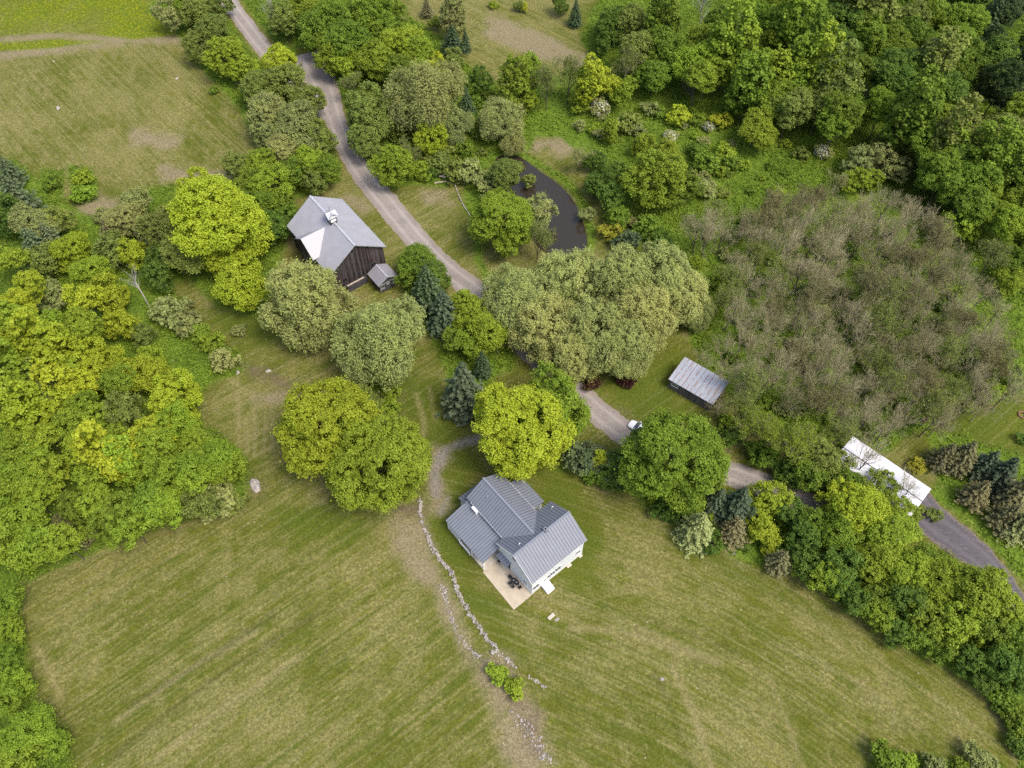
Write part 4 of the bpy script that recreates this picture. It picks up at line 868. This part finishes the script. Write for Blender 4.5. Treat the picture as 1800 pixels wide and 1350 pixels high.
o = m.build('fallen_birch_trunk', M_SNAG); o.location = (o0[0], o0[1], hz(*o0)); tag(o, 'thin white fallen trunk along the rough edge right of the mown plot', 'fallen trunk')
# small things at the right edge
x, y = gp(1797, 729); o = MB().tube([(.62*math.cos(a), .62*math.sin(a), .14) for a in np.linspace(0, 2*math.pi, 25)], .13, 8, False).build('fire_ring', simple('rusty_steel', (.22, .1, .075, 1), .7), None, True); o.location = (x, y, hz(x, y)); tag(o, 'rust-coloured round fire ring on the grass at the right edge', 'fire ring')
x, y = gp(1624, 741); wb = empty('wheelbarrow', (x, y, hz(x, y)), .4, 'rusty grey wheelbarrow at the grove edge beside the right lawn', 'wheelbarrow')
m = MB(); tp = [(-.45, -.35, .6), (.55, -.35, .6), (.55, .35, .6), (-.45, .35, .6)]; bt = [(-.25, -.22, .32), (.3, -.22, .32), (.3, .22, .32), (-.25, .22, .32)]
a = [m.bm.verts.new(p) for p in tp]; b = [m.bm.verts.new(p) for p in bt]; m.bm.faces.new(b)
for i in range(4): m.bm.faces.new((a[i], a[(i+1) % 4], b[(i+1) % 4], b[i]))
m.build('tray', bpy.data.materials['rusty_steel'], wb)
for s_ in (-1, 1): MB().bar((-1.0, s_*.3, .5), (.7, s_*.08, .22), .035).build('handle', M_GALV, wb); MB().bar((-.3, s_*.25, .35), (-.35, s_*.27, 0), .03).build('leg', M_BLACK, wb)
MB().tube([(.72, -.05, .2), (.72, .05, .2)], .2, 14).build('wheel', M_BLACK, wb)
# ================================================================ the plants, one by one (crown centre and half width in photo pixels)
HAND = '''
911 750 86 M y|big yellow-green maple shading the farmhouse roof
972 715 62 M m|round fresh green maple behind the big maple at the farmhouse
582 752 92 M y|biggest yellow-green maple standing on the lawn left of the farmhouse
662 812 92 M l|wide mid-green maple joined to the big yellow-green one on the lawn
630 705 42 M o
1186 809 89 M m|great round green maple hanging over the white car
385 395 84 M y|huge yellow-green maple left of the barn
420 495 46 M y
300 405 44 M o
330 450 42 M o
400 452 40 M y
355 335 40 M y
475 400 32 M d
500 385 24 M g
285 455 26 M d
535 530 76 W w|grey-green willow covering the lower left corner of the barn
670 592 78 W w|grey-green willow on the lawn below the little shed
915 520 62 W w
965 575 62 W w
1000 492 60 W w
1045 590 66 W w
1080 500 62 W w
1150 485 62 W w
1195 520 50 W w
1125 560 60 W w
1000 630 46 W w
1095 615 52 W w
1220 545 34 W s
735 455 32 M g
752 508 36 S k
780 545 36 S b
800 600 24 M g
762 482 34 M d
725 480 24 M g
815 570 22 M m
828 545 36 M l
862 590 40 M l
830 600 26 M l
815 682 46 S b|blue-green spruce left of the road beside the big maple at the farmhouse
848 640 18 S k
1040 676 13 B r|small dark red shrub nearest the road
1103 667 15 B r|dark red shrub in the grass under the willows
875 1185 17 B l|lime-green shrub at the end of the stone wall, upper of two
905 1211 17 B l|lime-green shrub at the end of the stone wall, lower of two
885 390 58 M l|tall lime-green tree left of the pond
952 372 28 M s
945 430 30 H o
890 305 34 M o
860 330 24 B s
930 318 12 B o
750 165 66 W s|broad sage-green willow in the thicket right of the gravel road
795 215 34 W s
650 195 44 M o
620 150 22 H o
645 245 32 M o
690 292 36 M l|lime-green tree overhanging the gravel road above the barn
755 240 30 M y
720 280 24 H o
820 178 17 S k
843 140 19 M d
882 205 42 W s
900 250 22 W s
800 300 22 B o
825 300 24 B s
775 285 20 B o
740 300 18 B l
620 75 46 M g
570 45 44 M g
650 25 42 M g
690 12 22 M g
535 20 34 M l
500 35 30 M o
660 105 40 M l
705 80 38 M l
738 95 36 M l
700 125 36 M g
735 130 28 M l
760 115 20 M y
675 55 32 M g
590 100 34 M l
610 120 26 M l
480 22 30 X s|pale dead tree at the top left of the roadside thicket
795 68 24 P k
818 72 11 S k
798 102 16 M o
797 25 19 C s
766 40 12 M g
750 12 13 P n
1012 20 14 S k
985 6 15 M d
868 6 8 B l
912 8 9 M o
920 10 8 M y
905 138 24 C m
930 122 17 C m
962 150 32 H o
1000 140 32 H o
1038 140 24 C y
1068 150 26 M y
1095 160 24 M l
1055 188 17 F s|white-blossomed shrub at the meadow edge below the yellow-green trees
1015 180 16 M l
925 175 18 M l
1075 42 32 M d
1063 76 17 M d
1112 35 34 M o
1130 85 40 M o
1100 118 28 H o
1150 130 34 M g
1178 90 44 M g
1235 20 34 X s|bare silver tree among the woods at the top edge, taller of two
1300 45 26 X s|bare silver tree right of the taller one at the top edge
1512 170 26 X s|silver dead tree inside the dark wood at the upper right
1075 228 12 C l
1045 225 9 B l
1100 215 20 B o
1122 232 14 B s
1178 240 13 F s|shrub with thin white blossom left of the brightest blossoming shrub
1195 205 20 B y
1220 212 12 B g
1246 221 10 F s|brightest white-blossomed shrub in the meadow
1264 212 16 B y
1140 190 14 B s
1160 197 12 B g
1330 225 36 M l|solitary lime-green tree at the wood edge above the meadow
1148 315 52 M l|largest lime-green tree in the meadow right of the pond
1130 255 20 M l
1175 270 24 M l
1198 330 28 M g
1235 322 18 B s
1285 292 17 B g
1240 285 22 B g
1225 265 16 B d
1275 268 16 B l
1262 300 12 B l
1240 335 18 B s
1045 285 20 M d
1062 320 24 M d
1072 352 26 M d
1085 380 20 M g
1045 330 20 M d
1090 300 20 B d
1018 285 20 H s
1030 378 13 B s
1070 408 18 B a|golden-leaved shrub by the lower end of the pond
1105 428 22 B b
1140 402 24 B g
1160 425 20 B d
1120 395 14 B s
1228 465 15 M l
1250 385 26 H o
1505 285 26 M s
1545 288 28 M s
1575 300 22 M s
1502 318 22 M l|small lime-green tree in front of the sage-green trees by the grove
1530 318 18 M l
1560 262 24 M o
1470 330 20 H s
1445 268 14 F s|white-blossomed shrub at the dark wood edge right of the meadow
1680 398 30 M l|round lime-green tree at the upper right of the bare grove
1773 498 24 M l|small lime-green tree at the right side of the bare grove
1745 452 30 H o
1790 470 26 M g
1320 755 34 H l
1360 780 38 H l
1300 720 30 H o
1400 800 42 H l
1450 810 40 M o
1420 840 32 M g
1385 830 24 M d
1350 800 26 M g
1475 770 32 H o
1290 770 18 M d
1520 808 44 K o|bare tree with dark boughs over the white roof
1600 865 34 K o|bare tree over the lower corner of the white roof
1292 688 32 D o|bare tree reaching over the right end of the silver-roofed shed
1262 722 22 D o|low bare tree in front of the silver-roofed shed
1235 640 20 D o|thin bare tree behind the silver-roofed shed
1548 858 28 M l
1578 890 30 M l
1495 850 30 M g
1512 895 52 M y|yellow-green tree below the white-roofed building
1480 880 34 M y
1568 935 46 M l
1470 940 42 M m
1435 925 30 M g
1530 985 44 M l
1480 1000 36 M d
1590 1000 42 M l
1620 990 26 M g
1650 1022 42 M l
1712 1036 54 M l|lime-green tree touching the end of the asphalt drive
1640 1080 38 M m
1590 1055 34 M d
1550 1045 30 M g
1690 1100 40 M l
1735 1110 36 M g
1775 1080 34 M l
1790 1130 34 M g
1760 1170 34 M d
1798 1190 30 M d
1640 905 12 B o
1012 800 24 B p
1035 808 28 B b
1060 815 26 B p
1085 825 28 B d
1105 838 24 B b
1075 845 20 B d
1045 835 18 B g
1100 812 18 B d
1053 808 12 C y
1228 925 36 S s
1262 880 28 S b
1297 885 36 S b
1318 905 24 P k
1290 930 30 P n
1352 884 34 M y
1343 935 26 M y
1330 910 22 M y
1255 955 22 B d
1170 895 22 B d
1390 905 26 M d
1405 945 30 M d
1372 985 26 P n
1425 985 30 M d
1455 1020 30 M l
1500 1050 28 M d
1535 1080 28 M m
1570 1110 24 M d
1615 1125 26 M g
1655 1140 24 M g
1700 1160 26 M d
1730 1190 22 M d
1765 1225 24 B g
1785 1260 22 B g
1798 1310 20 B d
1662 800 26 P n
1695 800 30 S n
1735 815 28 S b
1765 830 34 S b|tallest blue-green spruce of the row right of the white roof
1790 865 32 S n
1720 865 28 P n
1775 905 30 P n
1800 920 30 S s
1745 690 22 B l
1780 660 26 B g
1795 770 10 B d
1612 822 14 B a
1615 898 12 B o
1560 1340 28 B g
1590 1345 20 B l
1640 1348 18 B s
1722 1338 24 B s
1690 1348 14 B g
295 30 24 M s|sage-green bushy tree at the corner of the yellow-flowered meadow
345 20 30 M o
315 10 26 M g
375 50 34 M o
350 80 28 M o
395 100 34 M l
430 128 26 M l
385 12 24 M o
490 105 32 M y
455 150 34 M o
505 150 36 M o
540 180 30 M o
475 195 40 M s
520 225 42 M s
555 245 28 M o
500 260 34 M s
470 230 28 M s
540 285 30 M l
572 295 30 M g
555 320 22 M o
425 290 28 M o
455 295 34 M l
480 330 38 M l
510 312 28 M g
440 330 30 M g
450 360 34 M g
485 365 26 M g
92 325 15 B g
145 312 16 B l|lime-green shrub in the upper left field, upper of two
145 342 18 B m|fresh green shrub in the upper left field, lower of two
375 157 8 B g
25 345 36 P p
58 395 38 M s
60 430 34 P p
100 385 26 M o
15 300 24 P p
90 420 26 P p
15 380 30 M d
80 465 30 M o
215 385 34 M s
240 360 28 M s
270 400 32 M s
192 410 24 P n
180 380 14 B s
95 520 26 M s
125 440 34 M y
160 480 34 M l
200 440 30 M o
235 445 26 M y
190 520 32 M y
215 570 28 M y
255 590 20 M o
275 490 26 M d
300 545 30 B s
325 565 24 B s
265 620 18 M l
395 632 22 B s
375 600 20 B l
350 585 18 B g
420 580 12 B s
175 640 44 M y
245 660 44 M y
310 700 46 M y
305 745 42 M l
380 800 40 M m
395 830 32 M l
340 790 40 M m
380 880 34 B s
350 885 34 M o
410 880 22 B o
15 1060 28 M g
25 1105 24 M l
18 1150 22 M g
30 1200 26 M m
12 1230 30 M m
45 1290 46 M m
95 1310 26 M m
20 1330 40 M m
85 1340 26 M g
0 1180 24 M g
105 925 24 M n
145 940 20 B n
680 715 16 B l
690 690 14 B l
'''

for line in HAND.strip().splitlines():
    a, _, lb = line.partition('|'); a = a.split()
    plant(float(a[0]), float(a[1]), float(a[2]), a[3], a[4], lb or None)
# ---- masses of trees: spread over an outline, keeping clear of the ones already placed
def fill(poly, step, kinds, group, rr=(.8, 1.1), clear=.62, zlow=0, jit=.35):
    P = np.array(poly, float); x0, y0 = P.min(0); x1, y1 = P.max(0); out = []
    y = y0; row = 0
    while y < y1:
        x = x0+(row % 2)*step/2
        while x < x1:
            px, py = x+rnd.uniform(-jit, jit)*step, y+rnd.uniform(-jit, jit)*step*.85
            r = step*.62*rnd.uniform(*rr)
            if inside(np.array([px]), np.array([py]), P)[0] and all(math.hypot(px-q_[1], py-q_[2]) > clear*(r+q_[3]*F_PX/(q_[0].location[1]*CP+CAM_H*SP)) for q_ in HANDP):
                k, c = rnd.choice(kinds); plant(px, py, r, k, c, None, group, zlow=zlow)
            x += step
        y += step*.8; row += 1
HANDP = list(PLANTS)
YL = [('M','y')]*3+[('M','l')]*3+[('M','m')]
fill([(0,430),(50,470),(110,500),(200,560),(260,620),(330,680),(340,700),(330,740),(380,800),(350,830),(200,840),(100,800),(0,760)], 46, YL+[('C','y'),('C','l'),('M','o')], 'trees of the wood left of the lawn', (.9, 1.35), .5, 7)
fill([(0,760),(100,800),(200,840),(350,830),(390,870),(290,905),(190,940),(70,985),(0,1000)], 48, [('M','m')]*3+[('M','l')]*2+[('M','g'),('M','g')], 'trees of the wood left of the lawn', (.9, 1.35), .5, 6)
fill([(1140,0),(1420,0),(1480,150),(1500,250),(1440,230),(1370,200),(1330,160),(1280,140),(1190,160),(1140,150),(1150,60)], 46, [('C','m'),('C','l'),('C','g')]+[('M','m')]*3+[('M','l'),('M','l'),('M','g'),('M','g'),('M','o')], 'trees of the wood above the meadow', (.9, 1.35), .5, 8)
fill([(1420,0),(1700,0),(1690,200),(1740,330),(1640,310),(1560,250),(1490,240),(1460,140)], 50, [('C','g'),('C','o')]+[('M','g')]*3+[('M','m'),('M','o'),('M','d'),('M','d')], 'trees of the wood in the upper right', (.9, 1.35), .5, 9)
fill([(1700,-20),(1840,-20),(1840,200),(1720,190)], 58, [('M','d')]*2+[('M','k'),('S','x'),('M','x')], 'dark trees in the upper right corner', zlow=9)
fill([(1600,260),(1740,200),(1840,200),(1840,440),(1740,400),(1660,340)], 48, [('C','m'),('C','g'),('M','m'),('M','l'),('M','g'),('M','o')], 'trees of the wood in the upper right', (.9, 1.35), .5, 8)
fill([(1215,395),(1265,365),(1390,360),(1480,340),(1590,370),(1690,440),(1755,530),(1790,610),(1770,700),(1680,740),(1610,765),(1530,760),(1430,750),(1330,700),(1275,660),(1260,590),(1270,520),(1230,450)], 39, [('D','o')]*9+[('H','n'),('H','n'),('H','o')], 'leafless trees of the grove', (1.1, 1.6), .27)
fill([(1230,400),(1400,380),(1590,400),(1700,500),(1770,620),(1740,720),(1540,770),(1330,740),(1280,640)], 46, [('B','g'),('B','d'),('B','m'),('B','s')], 'shrubs under the leafless grove', (.25, .55), .22)
fill([(1260,740),(1420,870),(1500,820),(1440,770),(1330,720)], 40, [('M','g'),('M','d'),('B','g'),('B','m')], 'undergrowth below the grove', (.4, .7), .3)
fill([(1000,180),(1060,200),(1250,180),(1370,220),(1450,300),(1380,340),(1240,350),(1180,300),(1100,240),(1020,240)], 42, [('B','g'),('B','s'),('B','l'),('B','o')], 'small shrubs scattered in the meadow', (.22, .5), .6)
fill([(700,150),(860,150),(860,260),(880,330),(740,330),(640,240),(600,140)], 30, [('B','d'),('B','g'),('B','o')], 'undergrowth of the roadside thicket', (.4, .8), .45)
fill([(1110,850),(1250,940),(1400,1000),(1560,1100),(1740,1200),(1790,1300),(1800,1200),(1700,1100),(1500,960),(1300,880),(1150,860)], 32, [('B','g'),('B','d'),('B','l'),('B','m'),('B','y')], 'undergrowth along the diagonal hedge', (.45, .8), .3)
# ---- labels: kind, colour, and where each stands from the nearest landmark
LM = [('the farmhouse',905,950),('the barn',590,400),('the pond',975,360),('the silver-roofed shed',1225,680),('the white building',1560,830),('the white car',1125,750),('the leaning dead trunk',255,520),
      ('the big lawn maples',620,780),('the wood-edge boulder',450,854),('the turnaround',552,120),('the timber pile',780,312),('the brightest blossom',1246,221),('the silver snag',1512,170),
      ('the field boulder',102,191),('the car maple',1192,812),('the asphalt end',1750,1010),('the fire ring',1797,729),('the lower left corner',0,1350),('the upper right corner',1800,0),('the grove-top lime tree',1680,398),
      ('the grove centre',1480,560),('the lower right corner',1800,1350),('the left photo edge',0,760),('the big meadow tree',1148,315),('the silver tree pair',1265,30)]
ORD = ['nearest','second nearest','third nearest','fourth nearest','fifth nearest','sixth nearest','seventh nearest','eighth nearest','ninth nearest','tenth nearest','eleventh nearest','twelfth nearest','13th nearest','14th nearest','15th nearest','16th nearest','17th nearest','18th nearest','19th nearest','20th nearest']
DIR = ['right of','upper right of','above','upper left of','left of','lower left of','below','lower right of']
cnt = {}
for p in PLANTS:
    root, px, py, r, kd, cc, lb, grp = p; l = min(LM, key=lambda a: (a[1]-px)**2+(a[2]-py)**2)
    d = DIR[int(round(math.degrees(math.atan2(l[2]-py, px-l[1]))/45)) % 8]; p.append((kd, cc, l[0], d)); p.append(math.hypot(px-l[1], py-l[2]))
    if not lb: cnt.setdefault((kd, cc, l[0], d), []).append(p)
for key, L in cnt.items():
    L.sort(key=lambda p: p[9])
    for i, p in enumerate(L):
        if p[3] < 1.5 and p[4] == 'B': sz = 'small'
        else: sz = ''
        w_ = f"{sz+' ' if sz else ''}{CN[p[5]] if p[4] not in 'DXK' else ('tan-twigged' if p[4] == 'D' else 'silver')} {KN[p[4]][1]} {p[8][3]} {p[8][2]}"
        p[0]['label'] = w_ if len(L) == 1 else f"{w_}, {ORD[i] if i < len(ORD) else str(i+1)+'th nearest'}"
for p in PLANTS:
    if p[6]: p[0]['label'] = p[6]
    p[0]['category'] = KN[p[4]][2]
    g_ = p[7] or {'W': 'willows', 'S': 'spruces', 'P': 'pines', 'D': 'leafless trees of the grove', 'K': 'dark bare trees over the white roof', 'H': 'thinly leafed trees', 'B': 'shrubs', 'M': 'broadleaf trees', 'C': 'slender trees', 'X': 'dead trees', 'F': 'blossoming shrubs'}[p[4]]
    p[0]['group'] = g_
# ---- dead leaning trunk at the left wood
x, y = gp(271, 556); x2, y2 = gp(236, 492, 7.5); dt = empty('leaning_dead_tree', (x, y, hz(x, y)), 0, 'long pale dead trunk leaning out of the left wood with bare forks', 'dead tree')
D_ = Vector((x2-x, y2-y, 7.5)); MB().tube([(0, 0, -.2), D_*.5+Vector((.1, 0, 0)), D_], [.16, .12, .08], 8).build('trunk', M_SNAG, dt, True)
m = MB(); q = random.Random(9)
for i in range(16):
    p = D_*(.72+.28*i/16); d = (D_.normalized()+Vector((q.uniform(-.7, .7), q.uniform(-.7, .7), q.uniform(-.1, .5)))).normalized(); a = p; r_ = .045
    for k in range(4):
        b = a+d*q.uniform(.5, 1.0); m.tube([a, b], [r_, r_*.7], 5, False); a = b; r_ *= .7; d = (d+Vector((q.uniform(-.35, .35), q.uniform(-.35, .35), q.uniform(0, .3)))).normalized()
        m.tube([a, a+(d+Vector((q.uniform(-.8, .8), q.uniform(-.8, .8), .2)))*q.uniform(.4, .9)], [r_*.7, .01], 4, False)
m.build('branches', M_SNAG, dt, True)
# ---- weeds and long grass: nobody could count them
def weeds(name, n, mat, hgt_, lf, polys=None, seed=1, sz=.28, per=7):
    q = np.random.RandomState(seed); x = q.uniform(-132, 132, n); y = q.uniform(16, 203, n); m_, d_ = rough_at(x, y)
    k = (m_ > .55) & (d_ < -.6) & (vnoise(x, y, 5, seed)+.5 > q.rand(n)*.9) & (np.abs(x) < (y*CP+CAM_H*SP)*900/F_PX+3)
    x, y = x[k], y[k]; n = len(x); P = np.stack([x, y, hgt(x, y)], 1); s = (.5+q.rand(n))*hgt_
    O = q.normal(size=(n, per, 3))*np.array([sz, sz, .35]); O[..., 2] = np.abs(O[..., 2])*1.0
    PP_ = (P[:, None]+O*s[:, None, None]*1.6+np.array([0, 0, .05])).reshape(-1, 3); N = _unit(q.normal(size=PP_.shape)*.55+np.array([0, 0, .8]))
    tone = np.clip(np.repeat(.45+.45*vnoise(x, y, 3, 9)+.12*q.normal(size=n), per)+.12*q.normal(size=n*per), 0, 1)
    V, F = leaf_quads(PP_, N, lf, lf*.6, q); o = link(name, np_mesh(name, V, F, [('tone', 'FACE', 'FLOAT', tone)]), mat); o.color = (.19, .285, .026, 1)
    return tag(o, kind='stuff')
tag(weeds('tall_weeds', 230000, M_LEAF, .55, .17), 'tall green weeds covering the unmown ground', 'weeds')
print('plants', len(PLANTS), 'size', len(bpy.data.objects))
